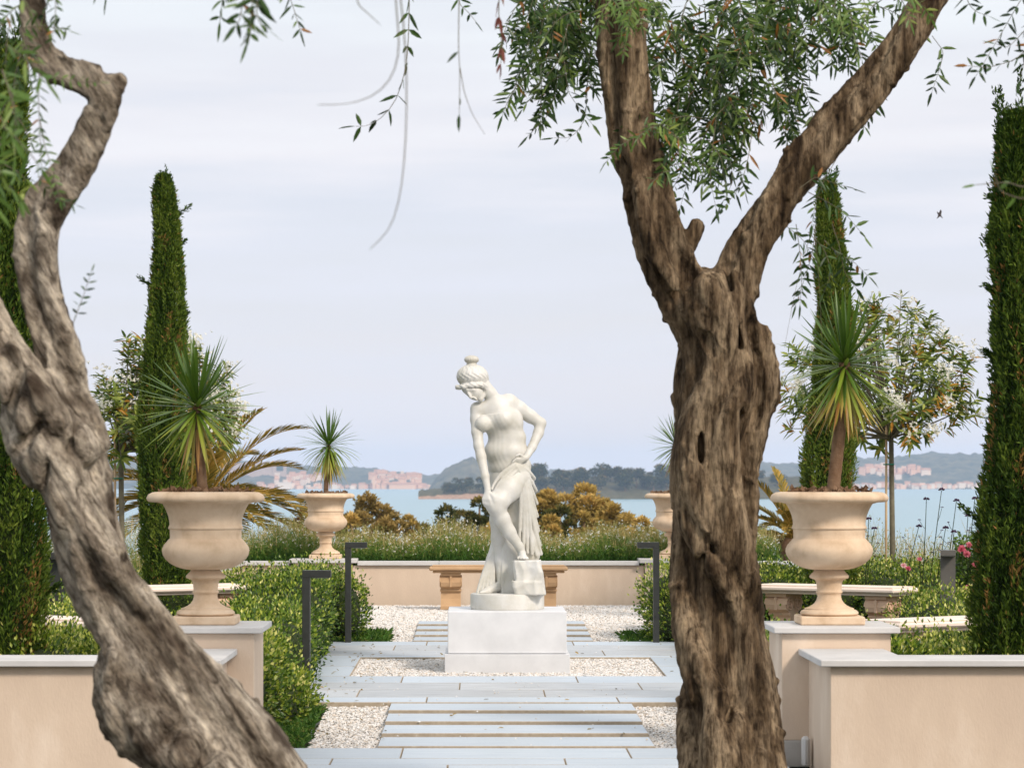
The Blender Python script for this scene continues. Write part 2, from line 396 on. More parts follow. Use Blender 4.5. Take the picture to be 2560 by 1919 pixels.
M['hedge'] = leaf_mat('box_leaf', [(0, (.014, .036, .005)), (.3, (.05, .105, .009)), (.6, (.15, .235, .018)), (.85, (.40, .44, .055)), (1, (.72, .68, .22))], .34, .25, .4)  # pale yellow end paints leaf glints, dark end the shade inside
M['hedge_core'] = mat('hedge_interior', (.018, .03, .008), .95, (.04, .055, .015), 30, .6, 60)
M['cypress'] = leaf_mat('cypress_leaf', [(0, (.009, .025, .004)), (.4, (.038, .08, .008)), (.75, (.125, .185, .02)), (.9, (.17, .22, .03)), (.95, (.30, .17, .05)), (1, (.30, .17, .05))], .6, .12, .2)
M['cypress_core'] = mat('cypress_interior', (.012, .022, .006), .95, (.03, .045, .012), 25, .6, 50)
M['olive_leaf'] = leaf_mat('olive_leaf', [(0, (.014, .036, .008)), (.5, (.052, .11, .02)), (.9, (.19, .27, .055)), (.94, (.30, .13, .03)), (1, (.34, .15, .035))], .4, .22, .4)
M['olive_light'] = leaf_mat('olive_leaf_light', [(0, (.07, .14, .025)), (.6, (.14, .24, .05)), (1, (.36, .42, .10))], .4, .35, .4)
M['yucca'] = leaf_mat('spiky_leaf', [(0, (.03, .07, .008)), (.35, (.09, .17, .016)), (.6, (.24, .31, .03)), (.85, (.42, .37, .07)), (1, (.40, .20, .05))], .35, .18, .45)
M['oleander'] = leaf_mat('oleander_leaf', [(0, (.035, .08, .018)), (.4, (.13, .20, .032)), (.82, (.40, .44, .09)), (.88, (.48, .26, .025)), (1, (.52, .24, .03))], .4, .25, .4)
M['petal'] = leaf_mat('white_petal', [(0, (.72, .70, .60)), (1, (.84, .83, .78))], .6, .3, .2)
M['palm'] = leaf_mat('palm_leaflet', [(0, (.09, .10, .02)), (.5, (.32, .24, .045)), (1, (.60, .36, .08))], .5, .2, .3)
M['gaura'] = leaf_mat('meadow_leaf', [(0, (.03, .08, .012)), (.4, (.075, .17, .022)), (.68, (.22, .25, .06)), (1, (.58, .43, .20))], .6, .25, .2)
M['far_orange'] = leaf_mat('warm_lit_foliage', [(0, (.14, .11, .03)), (.5, (.43, .30, .08)), (1, (.70, .48, .16))], .7, .25, .15)  # warm sunlight on the tree tops put into the leaf colour
M['far_olive'] = leaf_mat('brown_green_foliage', [(0, (.09, .075, .022)), (.5, (.28, .20, .06)), (1, (.48, .33, .12))], .7, .25, .15)
M['far_green'] = leaf_mat('dark_green_foliage', [(0, (.03, .045, .012)), (.5, (.10, .105, .028)), (1, (.30, .22, .06))], .7, .2, .15)
M['far_red'] = leaf_mat('red_foliage', [(0, (.10, .03, .025)), (.5, (.22, .08, .06)), (1, (.30, .15, .10))], .7, .25, .15)
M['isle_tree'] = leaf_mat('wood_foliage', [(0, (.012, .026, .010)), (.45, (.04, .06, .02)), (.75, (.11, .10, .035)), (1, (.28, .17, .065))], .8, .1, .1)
M['isle'] = mat('island_scrub', (.05, .055, .025), .95, (.12, .10, .05), .15, .5, .6)
M['shore'] = mat('shore_rock', (.30, .18, .12), .95, (.44, .29, .20), .3, .5, 1.0)
M['hill'] = mat('hill_woodland', (.022, .038, .02), .95, (.16, .135, .075), .035, 0, 1)
M['house'] = mat('house_plaster', (.74, .40, .25), .9, (.80, .52, .36), .2)
M['house_white'] = mat('house_pale_plaster', (.76, .58, .45), .9, (.80, .66, .54), .2)
M['roof'] = mat('roof_tile', (.42, .20, .12), .9, (.5, .28, .18), .5)
M['ochre'] = mat('fort_stone', (.42, .30, .24), .9, (.52, .38, .30), .05)
M['rose'] = leaf_mat('pink_petal', [(0, (.62, .14, .20)), (.6, (.78, .32, .38)), (1, (.85, .62, .62))], .5, .3, .2)
M['purple'] = leaf_mat('purple_floret', [(0, (.05, .022, .04)), (1, (.16, .07, .15))], .7, .2, .1)
M['bird'] = mat('bird_plumage', (.06, .05, .05), .8)
# ------------------------------------------------------------------ the setting
GY = [(-60, -.13), (15.9, -.13), (16.2, -.10), (18.65, -.045), (24.85, .0), (27.4, .06), (34, .09), (40, -.3), (55, -1.6), (90, -4.5), (130, -7.5), (170, -11.5), (240, -14)]
def gz(y): return float(np.interp(y, [a for a, b in GY], [b for a, b in GY]))
def slab_z(y): return float(np.interp(y, [14, 16.18, 18.72, 24.85, 27.4, 31], [-.092, -.088, -.025, .021, .082, .085]))

def grid_sheet(name, xs, ys, zf, m, smooth=True):
    X, Yg = np.meshgrid(xs, ys, indexing='ij'); V = np.stack([X.ravel(), Yg.ravel(), zf(X, Yg).ravel()], 1)
    nx, ny = len(xs), len(ys); i, j = np.meshgrid(np.arange(nx - 1), np.arange(ny - 1), indexing='ij'); a = (i * ny + j).ravel()
    F = np.stack([a, a + ny, a + ny + 1, a + 1], 1)
    return obj(name, mk_mesh(name, V, F, smooth), m)

xs = np.concatenate([np.linspace(-500, -12, 14), np.linspace(-10, 10, 41), np.linspace(12, 500, 14)])
ys = np.concatenate([np.linspace(-300, 12, 8), np.linspace(13, 40, 55), np.linspace(44, 240, 26)])
g_z = np.interp(ys, [a for a, b in GY], [b for a, b in GY])
def ground_h(X, Yg):
    z = np.interp(Yg.ravel(), [a for a, b in GY], [b for a, b in GY]).reshape(X.shape)
    return z - .012 * (np.sin(X * 3.1 + Yg * 1.7) * np.sin(Yg * 2.3) + 1) - .02
tag(grid_sheet('ground', xs, ys, ground_h, M['soil']), kind='structure')

# sea
m = bpy.data.materials.new('sea_water'); m.use_nodes = True; t = m.node_tree; b = t.nodes['Principled BSDF']
b.inputs['Base Color'].default_value = (.22, .36, .42, 1); b.inputs['Roughness'].default_value = .28; b.inputs['IOR'].default_value = 1.33
co = t.nodes.new('ShaderNodeTexCoord'); mp_ = t.nodes.new('ShaderNodeMapping'); mp_.inputs['Scale'].default_value = (.05, .12, .1)
nz_ = t.nodes.new('ShaderNodeTexNoise'); nz_.inputs['Scale'].default_value = 3; nz_.inputs['Detail'].default_value = 6
bp = t.nodes.new('ShaderNodeBump'); bp.inputs['Strength'].default_value = .25; bp.inputs['Distance'].default_value = 1.0
t.links.new(co.outputs['Object'], mp_.inputs[0]); t.links.new(mp_.outputs[0], nz_.inputs[0]); t.links.new(nz_.outputs[0], bp.inputs['Height']); t.links.new(bp.outputs[0], b.inputs['Normal'])
SEA = CZ - 12.0
tag(grid_sheet('sea', np.linspace(-6500, 6500, 9), np.linspace(-1500, 8000, 9), lambda X, Y: np.full(X.shape, SEA), m), kind='structure')

# far hills
prof = [(-900, 1160), (0, 1150), (420, 1152), (560, 1152), (600, 1158), (690, 1160), (760, 1167), (830, 1168), (900, 1168), (960, 1180), (1060, 1190), (1150, 1182), (1300, 1172), (1500, 1178),
        (1700, 1182), (1880, 1176), (1950, 1152), (2010, 1160), (2100, 1156), (2200, 1148), (2300, 1143), (2420, 1132), (2560, 1136), (3600, 1150)]
HY = 5300.0
def hill(name, prof, y0, depth, n, amp, m, lbl=None):
    pxs = np.linspace(prof[0][0], prof[-1][0], n); top = np.interp(pxs, [a for a, b in prof], [b for a, b in prof])
    rows = 15; V = []
    for i, (px, py) in enumerate(zip(pxs, top)):
        for r in range(rows):
            u = r / (rows - 2); Yr = y0 + depth * min(u, 1.25)
            ztop = CZ - (py - 1205) * (y0 + depth) / FPX
            s = math.sin(min(u, 1) * math.pi / 2) ** .85 if u <= 1 else .4
            x = (px - 1197) * y0 / FPX
            z = SEA - 2 + (ztop - SEA + 2) * s
            if r > 0: z += amp * (mnoise.fractal(Vector((x * .03, Yr * .01, 3)), 1, 2, 4) * (.4 + s * .6) + .9 * mnoise.noise(Vector((x * .10, Yr * .05, 7))))
            V.append((x, Yr, z))
    a = (np.arange(n - 1)[:, None] * rows + np.arange(rows - 1)[None]).ravel()
    o = obj(name, mk_mesh(name, V, np.stack([a, a + rows, a + rows + 1, a + 1], 1), True), m)
    return tag(o, kind='structure'), (lambda px, u: (0, 0, 0))
hill('hill', prof, HY, 420, 640, 5.0, M['hill'])
hill('wooded_hill', [(1068, 1224), (1090, 1196), (1110, 1176), (1140, 1160), (1165, 1150), (1180, 1143), (1200, 1152), (1240, 1150), (1290, 1160), (1350, 1180), (1420, 1224)], 4300, 160, 130, 4.5, M['hill'])

# haze
hz = MB().box(-7500, 7500, -2000, 9000, SEA - 16, 95).mesh('haze')
hm = bpy.data.materials.new('haze_air'); hm.use_nodes = True; hm.node_tree.nodes.clear()
ho = hm.node_tree.nodes.new('ShaderNodeOutputMaterial'); hv = hm.node_tree.nodes.new('ShaderNodeVolumePrincipled')
hv.inputs['Color'].default_value = (.62, .76, 1.0, 1); hv.inputs['Density'].default_value = 0.95e-4; hv.inputs['Anisotropy'].default_value = 0.0
hm.node_tree.links.new(hv.outputs[0], ho.inputs['Volume'])
tag(obj('haze', hz, hm), kind='stuff')

# houses on the far shore
def house_mesh():
    w_ = MB().box(-.5, .5, -.5, .5, 0, 1).mesh('house_wall')
    r_ = MB().prism([(-.56, 0), (.56, 0), (0, .34)], 0, -.55, .55).mesh('house_roof')
    f_ = MB().box(-.53, .53, -.53, .53, 0, .07).mesh('flat_roof')
    return w_, r_, f_
hw, hr, hf = house_mesh(); hw2 = hw.copy()
def on_hill(px, py):                                       # where the line of sight meets the far hillside
    pt = np.interp(px, [a for a, b in prof], [b for a, b in prof]); zt_ = CZ - (pt - 1205) * (HY + 420) / FPX; best = None
    for u in np.linspace(0.0, .97, 200):
        Yh = HY + 420 * u; z = SEA - 2 + (zt_ - SEA + 2) * math.sin(u * math.pi / 2) ** .85; e = abs(1205 - (z - CZ) * FPX / Yh - py)
        if best is None or e < best[0]: best = (e, Yh, z)
    return best[1], max(best[2], SEA - .5)
def house(px, py, Y, wd, ht, roof='gable', pale=False, label='small pale pink house among the town on the far shore', group='houses of the far shore town', rz=0.0, name='house'):
    Yh, zh = on_hill(px, py); p = np.array([(px - 1197) * Yh / FPX + CX, Yh, zh - 3.0]); ht = ht + 3.0
    zone = 'on the waterfront of the far town' if (px < 1200 and py > 1216) else 'on the slope under the fortress' if px < 810 else 'on the slope near the slim pink tower' if px < 1200 else 'on the waterfront beyond the urn with drooping palm' if py > 1212 else 'on the hillside seen past the staked oleander'
    label = ('pale ' if pale else 'rose ') + ('house with red gable roof ' if roof == 'gable' else 'flat roofed house ') + zone; group = label.replace('house', 'houses')
    t = thing(name, label, 'house', tuple(p), group, rz)
    obj('wall', hw2 if pale else hw, M['house_white'] if pale else M['house'], t, True, scl=(wd, wd * .8, ht))
    if roof == 'gable': obj('roof', hr, M['roof'], t, True, loc=(0, 0, ht + .02), scl=(wd, wd * .8, wd * .8))
    else: obj('roof', hf, M['house_white'], t, True, loc=(0, 0, ht + .02), scl=(wd, wd * .8, 10))
    return t
r_ = random.Random(5)
spots = []
for k in range(48): spots.append((650 + k * 9 + r_.uniform(-5, 5), 1221 - r_.uniform(0, 3), r_.uniform(5, 13), r_.uniform(4, 9)))
for k in range(34): spots.append((r_.uniform(690, 800), r_.uniform(1188, 1214), r_.uniform(5, 13), r_.uniform(4, 8)))
for k in range(40): spots.append((r_.uniform(925, 1060), r_.uniform(1192, 1216), r_.uniform(5, 14), r_.uniform(4, 9)))
for k in range(8): spots.append((r_.uniform(935, 1010), r_.uniform(1184, 1192), r_.uniform(5, 10), r_.uniform(4, 7)))
for k in range(30): spots.append((r_.uniform(2150, 2330), r_.uniform(1170, 1194), r_.uniform(6, 15), r_.uniform(5, 10)))
for k in range(46): spots.append((2120 + k * 9.6 + r_.uniform(-5, 5), 1219 - r_.uniform(0, 6), r_.uniform(5, 12), r_.uniform(4, 7)))
for px, py, wd, ht in spots:
    u = (1222 - py) / 60.0
    house(px, py + 2, HY - 14 + 260 * max(0, u) ** 1.2 * .0 - 6, wd, ht + (2 if u > .2 else 0), r_.choice(['gable', 'gable', 'flat']), r_.random() < .4, rz=r_.uniform(-.3, .3))
# long arcaded town block and the tower beside it
for px, py, wd, ht, nm, lb in [(1005, 1219, 46, 9, 'long_building', 'long rose coloured quay building on the far shore'),
                               (935, 1219, 5, 24, 'bell_tower', 'slim pink tower rising over the far shore town'),
                               (712, 1219, 24, 12, 'quay_building', 'broad pale quay building on the far shore below the fortress')]:
    t = thing(nm, lb, 'tower' if 'tower' in nm else 'building', ((px - 1197) * (HY + 4) / FPX + CX, HY + 4, SEA - .5))
    obj('wall', hw if nm != 'quay_building' else hw2, M['house'] if nm != 'quay_building' else M['house_white'], t, True, scl=(wd, 12, ht)); obj('roof', hr if nm != 'quay_building' else hf, M['roof'] if nm != 'quay_building' else M['house_white'], t, True, loc=(0, 0, ht + .02), scl=(wd, 12, 10))
# fortress on the left hill
t = thing('fortress', 'square stone fortress on the hill above the far town', 'fortress', ((640 - 1197) * on_hill(640, 1186)[0] / FPX, on_hill(640, 1186)[0], on_hill(640, 1186)[1] - 5))
f = MB()
for a0, a1, h0 in [(-62, -20, 26), (-20, 30, 28), (30, 55, 30)]: f.box(a0, a1 - .5, -12, 14, 0, h0)
obj('wall', f.mesh('fort_wall'), M['ochre'], t, True)
f = MB().box(38, 50, -13, 0, 12, 24); obj('embrasure', f.mesh('fort_window'), M['cypress_core'], t, True)

# island with its wood
def island():
    n, rows = 120, 15; V = []; rock = []
    pxs = np.linspace(1045, 2010, n)
    IY = 2143.0
    for i, px in enumerate(pxs):
        a = i / (n - 1); wy = 8 + 110 * min(1, math.sin(min(a * 4, 1) * math.pi / 2)) * (1 if a < .9 else 1 - (a - .9) * 8)
        for r in range(rows):
            v = r / (rows - 1); y = IY + (v - .04) * wy * 2 + 5 * mnoise.noise(Vector((px * .05, v, 0)))
            hgt = (6 + 10 * min(1, a * 3)) * math.sin(math.pi * v) ** .7 if 0 < v < 1 else -1.5
            hgt += 1.0 * mnoise.noise(Vector((px * .1, v * 9, 2)))
            x = (px - 1197) * IY / FPX; V.append((x, y, SEA + hgt))
    a = (np.arange(n - 1)[:, None] * rows + np.arange(rows - 1)[None]).ravel(); F = np.stack([a, a + rows, a + rows + 1, a + 1], 1)
    V = np.array(V); zz = V[F].mean(1)[:, 2] - SEA
    me = mk_mesh('island', V, F, True, matidx=(zz < 1.7).astype(int))
    tag(obj('island', me, [M['isle'], M['shore']]), kind='structure')
    return IY
IY = island()

def crown_mesh(name, lobes, n, ls, seed, up=.3, kind='quad', wid=.55):
    r = np.random.default_rng(seed); Ps, Ds, T = [], [], []
    tot = sum(l[3] ** 2 for l in lobes)
    for x, y, z, rad, sq in [(*l, 1.0)[:5] if len(l) == 4 else l for l in lobes]:
        k = max(8, int(n * rad ** 2 / tot)); d = rdir(k, r); d[:, 2] = np.where(d[:, 2] < -.5, -d[:, 2], d[:, 2])
        rr = rad * r.uniform(.62, 1.06, k)[:, None] * (1 + .18 * np.sin(d[:, :1] * 9 + seed) * np.sin(d[:, 1:2] * 8))
        q = np.array([x, y, z]) + d * rr * np.array([1, 1, sq]); Ps.append(q); Ds.append(d + .9 * rdir(k, r) + np.array([0, 0, up]))
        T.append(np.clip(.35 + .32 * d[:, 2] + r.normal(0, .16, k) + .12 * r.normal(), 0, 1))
    Pp, D, T = np.concatenate(Ps), np.concatenate(Ds), np.concatenate(T); k = len(Pp)
    V, F, c = leaves(Pp, D, rdir(k, r), ls * r.uniform(.6, 1.3, k), ls * wid * r.uniform(.7, 1.2, k), kind)
    return mk_mesh(name, V, F, False, {'tint': np.repeat(T, c)})

def lobes_for(r, n, R, H, z0, flat=.8):
    out = [(0, 0, z0 + H * .5, R * .62, flat)]
    for k in range(n):
        a = r.uniform(0, 6.28); q = r.uniform(.25, .75) * R
        out.append((q * math.cos(a), q * math.sin(a), z0 + H * r.uniform(.15, .95), R * r.uniform(.28, .5), flat))
    return out
isle_crowns = []; rr_ = random.Random(3)
for v in range(6):
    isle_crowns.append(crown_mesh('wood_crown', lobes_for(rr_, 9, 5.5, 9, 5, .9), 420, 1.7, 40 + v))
isle_trunk = MB().tube([(0, 0, -1), (.3, 0, 4), (.1, .2, 9)], [.55, .42, .2], 6).mesh('wood_trunk')
topy = [(1045, 1240), (1070, 1226), (1100, 1206), (1130, 1199), (1160, 1188), (1200, 1184), (1250, 1180), (1300, 1160), (1340, 1156), (1400, 1160), (1450, 1162), (1500, 1158), (1560, 1152), (1600, 1160), (1640, 1156), (1690, 1158), (1760, 1160), (1850, 1164), (1920, 1172), (1970, 1196), (2005, 1232)]
for k in range(150):
    px = rr_.uniform(1056, 2000); a = (px - 1045) / 965; dep = rr_.uniform(6, 30 + 60 * min(1, a * 4)) if k % 3 else rr_.uniform(6, 22)
    py = np.interp(px, [q[0] for q in topy], [q[1] for q in topy]); Y = IY + dep
    zt = CZ - (py - 1205) * Y / FPX; zg = SEA + min(12, 2 + dep * .12) * min(1, .3 + a * 3)
    H = (zt - zg) * rr_.uniform(.62, 1.0) * (1 if dep > 20 else .72); s = max(.18, H / 15.5)
    t = thing('island_tree', 'dark green tree in the wood covering the island', 'tree', ((px - 1197) * Y / FPX, Y, zg), 'trees covering the wooded island', rr_.uniform(0, 6.28))
    t.scale = (s * rr_.uniform(.85, 1.25), s * rr_.uniform(.85, 1.25), s)
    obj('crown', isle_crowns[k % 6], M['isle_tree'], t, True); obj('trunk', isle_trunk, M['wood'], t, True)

# ------------------------------------------------------------------ pavements
def slab_mesh(wx, wy, th=.05):
    me = MB().box(-wx / 2, wx / 2, -wy / 2, wy / 2, -th, 0, .004).mesh('paving_slab')
    for p in me.polygons: p.material_index = 0 if p.normal.z > .3 else 1
    return me
_sm = {}
def slab(parent, x, y, wx, wy, z, m, th=.05, rot=0, slope=0.0):
    k = (round(wx, 3), round(wy, 3), m.name, th)
    if k not in _sm: _sm[k] = slab_mesh(wx, wy, th)
    return obj('paving_slab', _sm[k], [m, M['slab_edge']], parent, True, loc=(x, y, z), rot=(slope + random.uniform(-.0012, .0012), random.uniform(-.0012, .0012), rot))
def pavement(name, x0, x1, y0, y1):
    n = [y for y in np.linspace(y0, y1, 9)]
    return tag(grid_sheet(name, np.linspace(x0, x1, 3), np.array(n), lambda X, Yg: np.vectorize(slab_z)(Yg) - .052, M['skirt']), kind='structure')
def row(par, y0, y1, x0, x1, L0, m, off):
    x = x0 - off
    while x < x1 - .01:
        a, b_ = max(x, x0), min(x + L0, x1)
        if b_ - a > .03: slab(par, (a + b_) / 2, (y0 + y1) / 2, b_ - a - .003, y1 - y0 - .002, slab_z((y0 + y1) / 2), m, slope=(.0075 if y0 > 18 else .002))
        x += L0
terr = pavement('terrace_pavement', -1.42, 1.42, 18.68, 24.84)
ysr = [18.65, 19.05, 19.66, 20.28, 20.90]
for i in range(4): row(terr, ysr[i], ysr[i + 1], -1.43, 1.43, 1.2, M['slab'] if i % 3 else M['slab2'], [.3, .75, .1, .5][i])
ysr = [22.90, 23.08, 23.72, 24.36, 24.86]
for i in range(4): row(terr, ysr[i], ysr[i + 1], -1.43, 1.43, 1.2, M['slab2'] if i % 3 == 0 else M['slab'], [.9, .2, .65, .4][i])
for sx in (-1, 1):
    for k in range(2): slab(terr, sx * 1.265, 21.4 + k, .325, .995, slab_z(21.4 + k), M['slab2'], slope=.0075)
fr = pavement('entrance_pavement', -1.36, 1.36, 14.6, 16.12)
for i, y in enumerate([14.6, 15.2, 15.55]): row(fr, y, [15.2, 15.55, 16.14][i], -1.36, 1.36, 1.2, M['slab2'], [.2, .8, .45][i])
path = pavement('garden_path', -.75, .75, 16.2, 18.6); path.location.z = -.03
for k in range(4): slab(path, 0, 16.47 + k * .64, 1.5, .585, slab_z(16.47 + k * .64) + .03, M['slab2'])
path2 = pavement('rear_path', -.75, .75, 24.9, 27.4); path2.location.z = -.03
for k in range(4): slab(path2, 0, 25.18 + k * .64, 1.5, .58, slab_z(25.18 + k * .64) + .03, M['slab2'])

# gravel: bed sheets and loose stones
def gravel_bed(name, x0, x1, y0, y1, dz, dens, size, holes=(), mask=None):
    if name: tag(grid_sheet(name, np.linspace(x0, x1, 12), np.linspace(y0, y1, 30), lambda X, Yg: np.vectorize(slab_z)(Yg) - dz - .012, M['gravelbed']), kind='structure')
    n = int((x1 - x0) * (y1 - y0) * dens); x = rng.uniform(x0, x1, n); y = rng.uniform(y0, y1, n); ok = np.ones(n, bool)
    for h in holes: ok &= ~((x > h[0]) & (x < h[1]) & (y > h[2]) & (y < h[3]))
    if mask is not None: ok &= mask(x, y)
    x, y = x[ok], y[ok]; n = len(x); z = np.interp(y, [14, 16.18, 18.72, 24.85, 27.4, 31], [-.092, -.088, -.025, .021, .082, .085]) - dz + rng.uniform(-.004, .006, n)
    o6 = np.array([(1, 0, 0), (-1, 0, 0), (0, 1, 0), (0, -1, 0), (0, 0, 1), (0, 0, -1)], float)
    fc = np.array([(0, 2, 4), (2, 1, 4), (1, 3, 4), (3, 0, 4), (2, 0, 5), (1, 2, 5), (3, 1, 5), (0, 3, 5)])
    a = rng.uniform(0, 6.28, n); s = size * rng.uniform(.6, 1.35, n)
    O = o6[None] * rng.uniform(.55, 1.2, (n, 6, 1)) * s[:, None, None] * np.array([1, .75, .5]); O = O + rng.normal(0, .12, (n, 6, 3)) * s[:, None, None]
    c, sn = np.cos(a)[:, None], np.sin(a)[:, None]
    V = np.stack([x[:, None] + c * O[:, :, 0] - sn * O[:, :, 1], y[:, None] + sn * O[:, :, 0] + c * O[:, :, 1], z[:, None] + O[:, :, 2]], 2).reshape(-1, 3)
    F = (np.arange(n)[:, None, None] * 6 + fc[None]).reshape(-1, 3)
    o = obj('gravel', mk_mesh('gravel', V, F, False, {'tint': np.repeat(rng.uniform(0, 1, n) ** .8, 6)}), M['stone'])
    return o
tag(gravel_bed('gravel_bed', -1.14, 1.14, 16.14, 18.65, .032, 5200, .012, [(-.74, .74, 16.2, 18.66)]), 'loose cream gravel on both sides of the front stepping slabs', 'gravel', kind='stuff')
g2 = gravel_bed('gravel_bed', -.70, .70, 16.14, 18.65, .034, 1500, .011); tag(g2, 'cream gravel in the joints of the front stepping slabs', 'gravel', kind='stuff')
tag(gravel_bed('gravel_bed', -1.10, 1.10, 20.905, 22.895, .018, 5200, .011, [(-.45, .45, 21.42, 22.38)]), 'white gravel square around the statue plinth', 'gravel', kind='stuff')
tag(gravel_bed('gravel_bed', -2.2, 2.2, 24.86, 31.2, .03, 3400, .014, [(-.74, .74, 24.9, 27.3)]), 'white gravel court in front of the back wall', 'gravel', kind='stuff')
tag(gravel_bed(None, -1.2, 1.2, 16.2, 26.5, -.006, 9, .008), 'stray pebbles kicked out onto the paving', 'pebbles', kind='stuff')
for sx in (-1, 1):                                         # thin metal edging of the front gravel
    e = MB().tube([(sx * 1.15 + .01 * math.sin(y * 5), y, slab_z(y) - .03 + .012 * math.sin(y * 3)) for y in np.linspace(16.16, 18.62, 14)], .006, 5).mesh('edging')
    tag(obj('garden_edging', e, M['metal']), ('thin dark edging strip between hedge bed and front gravel' if sx < 0 else 'thin dark edging strip of the front gravel near the upright olive trunk'), 'edging')
# ------------------------------------------------------------------ walls, pillars
def part_box(name, par, m, *a, bev=.004):
    return obj(name, MB().box(*a, bev).mesh(name), m, par)
def near_wall(sx, label):
    t = thing('garden_wall', label, 'wall', (sx * 3.2, 14.9, -.13))
    def X(a, b): return (sx * a, sx * b) if sx > 0 else (sx * b, sx * a)
    zt = .477 - .035
    part_box('wall_face', t, M['stucco'], *X(1.51, 9.0), 14.62, 14.98, -.14, zt)
    part_box('return_wall', t, M['stucco'], *X(1.512, 1.86), 14.985, 15.60, -.14, zt - .001)
    L = [1.455, 2.75, 4.05, 5.35, 6.65, 7.95, 9.05]
    for i in range(len(L) - 1): part_box('coping_stone', t, M['cap'], *X(L[i] + .002, L[i + 1] - .002), 14.57, 15.02, zt + .002, .477)
    part_box('coping_stone', t, M['cap'], *X(1.457, 1.90), 15.024, 15.594, zt + .002, .4765)
    return t
near_wall(-1, 'cream garden wall behind the leaning grey olive trunk')
near_wall(1, 'cream garden wall with grey fixture in its corner')
def pillar(sx, label):
    x = sx * 1.655
    t = thing('urn_pillar', label, 'pillar', (x, 15.95, -.13))
    part_box('skirting', t, M['skirt'], x - .287, x + .287, 15.597, 16.27, -.14, .0)
    part_box('shaft', t, M['stucco'], x - .284, x + .284, 15.60, 16.26, .0005, .555)
    part_box('cap_stone', t, M['cap'], x - .328, x + .328, 15.56, 16.30, .556, .588)
pillar(-1, 'cream pillar under the large urn beside the leaning olive trunk')
pillar(1, 'cream pillar under the large urn with a skirt of drooping leaves')
# upright grey fixture in the corner of pillar and right wall
t = thing('wall_fixture', 'rounded grey metal fixture low in the corner of wall and pillar', 'fixture', (1.478, 15.42, -.13))
f = MB().box(1.458, 1.498, 15.38, 15.46, -.12, .035, .012); o = obj('housing', f.mesh('housing'), M['cap'], t); shade_auto(o)
f = MB().box(1.470, 1.488, 15.372, 15.379, -.10, .022, .003); obj('cover_strip', f.mesh('strip'), M['skirt'], t)

# back wall
BW = 31.42
t = thing('back_wall', 'low cream wall with pale coping holding the flower meadow', 'wall', (0, BW, .05))
for a, b_ in [(-2.70, -2.13), (-1.53, 1.53), (2.13, 2.93)]: part_box('wall_face', t, M['stucco'], a + .001, b_ - .001, BW, BW + .22, .03, .468)
for sx in (-1, 1): part_box('return_wall', t, M['stucco'], *((-2.92, -2.702) if sx < 0 else (2.931, 3.15)), 27.6, BW + .22, .03, .468)
cx_ = [-2.72, -2.13, -1.53, -.9, .15, 1.53, 2.13, 2.90]
for a, b_ in [(-2.66, -2.185), (-1.475, -.62), (-.62, .36), (.36, 1.475), (2.185, 2.89)]: part_box('coping_stone', t, M['cap'], a + .001, b_ - .001, BW - .04, BW + .26, .470, .512)
for sx in (-1, 1):
    for k in range(3):
        a, b_ = 27.56 + k * 1.36, 27.56 + (k + 1) * 1.36
        part_box('coping_stone', t, M['cap'], *((-2.965, -2.662) if sx < 0 else (2.892, 3.19)), a + .001, b_ - .001, .470, .5125)
for sx, lb in ((-1, 'low pillar in the back wall behind the tall lamp and the small urn'), (1, 'low pillar in the back wall partly hidden by the upright olive trunk')):
    t = thing('wall_pillar', lb, 'pillar', (sx * 1.83, BW + .1, .05))
    part_box('shaft', t, M['stucco'], sx * 1.83 - .295, sx * 1.83 + .295, BW - .05, BW + .40, .03, .494)
    part_box('cap_stone', t, M['cap'], sx * 1.83 - .352, sx * 1.83 + .352, BW - .10, BW + .46, .496, .538)

# ------------------------------------------------------------------ urns
K = 6.417e-4
bowl_prof = [(0, 70), (300, 62), (385, 40), (392, 8), (400, 0), (440, 4), (474, 22), (489, 50), (484, 72), (466, 84), (400, 88), (356, 100), (333, 140), (312, 190), (301, 240), (299, 272), (306, 288), (311, 298), (309, 306), (298, 312), (296, 350), (296, 384), (304, 392), (310, 398), (322, 412), (345, 438), (359, 468), (361, 492), (354, 522), (334, 556), (298, 590), (250, 616), (200, 634), (150, 643), (128, 645), (0, 645)]
foot_prof = [(0, 646), (122, 647), (130, 660), (150, 680), (163, 694), (164, 706), (154, 716), (128, 724), (113, 736), (105, 760), (101, 800), (102, 818), (110, 824), (110, 834), (100, 842), (97, 862), (104, 892), (122, 920), (150, 942), (180, 956), (204, 962), (205, 972), (226, 980), (240, 994), (241, 1008), (230, 1018), (222, 1022), (0, 1022)]
def to_prof(pr, zt): return [(r * K, zt - y * K) for r, y in pr]
def urn(name, label, x, y, zbase, s=1.0, group=None):
    t = thing(name, label, 'urn', (x, y, zbase), group); t.scale = (s, s, s); zt = 1093 * K
    o = obj('bowl', MB().lathe(to_prof(bowl_prof, zt), n=64).mesh('urn_bowl'), M['urn'], t, True); shade_auto(o, 50)
    o = obj('foot', MB().lathe(to_prof(foot_prof, zt), n=48).mesh('urn_foot'), M['urn'], t, True); shade_auto(o, 50)
    obj('plinth', MB().box(-265 * K, 265 * K, -265 * K, 265 * K, .0005, 70 * K, .006).mesh('urn_plinth'), M['urn'], t, True)
    n = 420; a = rng.uniform(0, 6.28, n); q = np.sqrt(rng.uniform(0, 1, n)) * 375 * K
    V, F, c = leaves(np.stack([q * np.cos(a), q * np.sin(a), zt - .03 + rng.uniform(0, .035, n)], 1), rdir(n), rdir(n), .04, .03)
    obj('soil', mk_mesh('urn_soil', V, F, False, {'tint': np.repeat(rng.uniform(0, 1, n), c)}), M['wood'], t, True)
    return t, zbase + zt * s
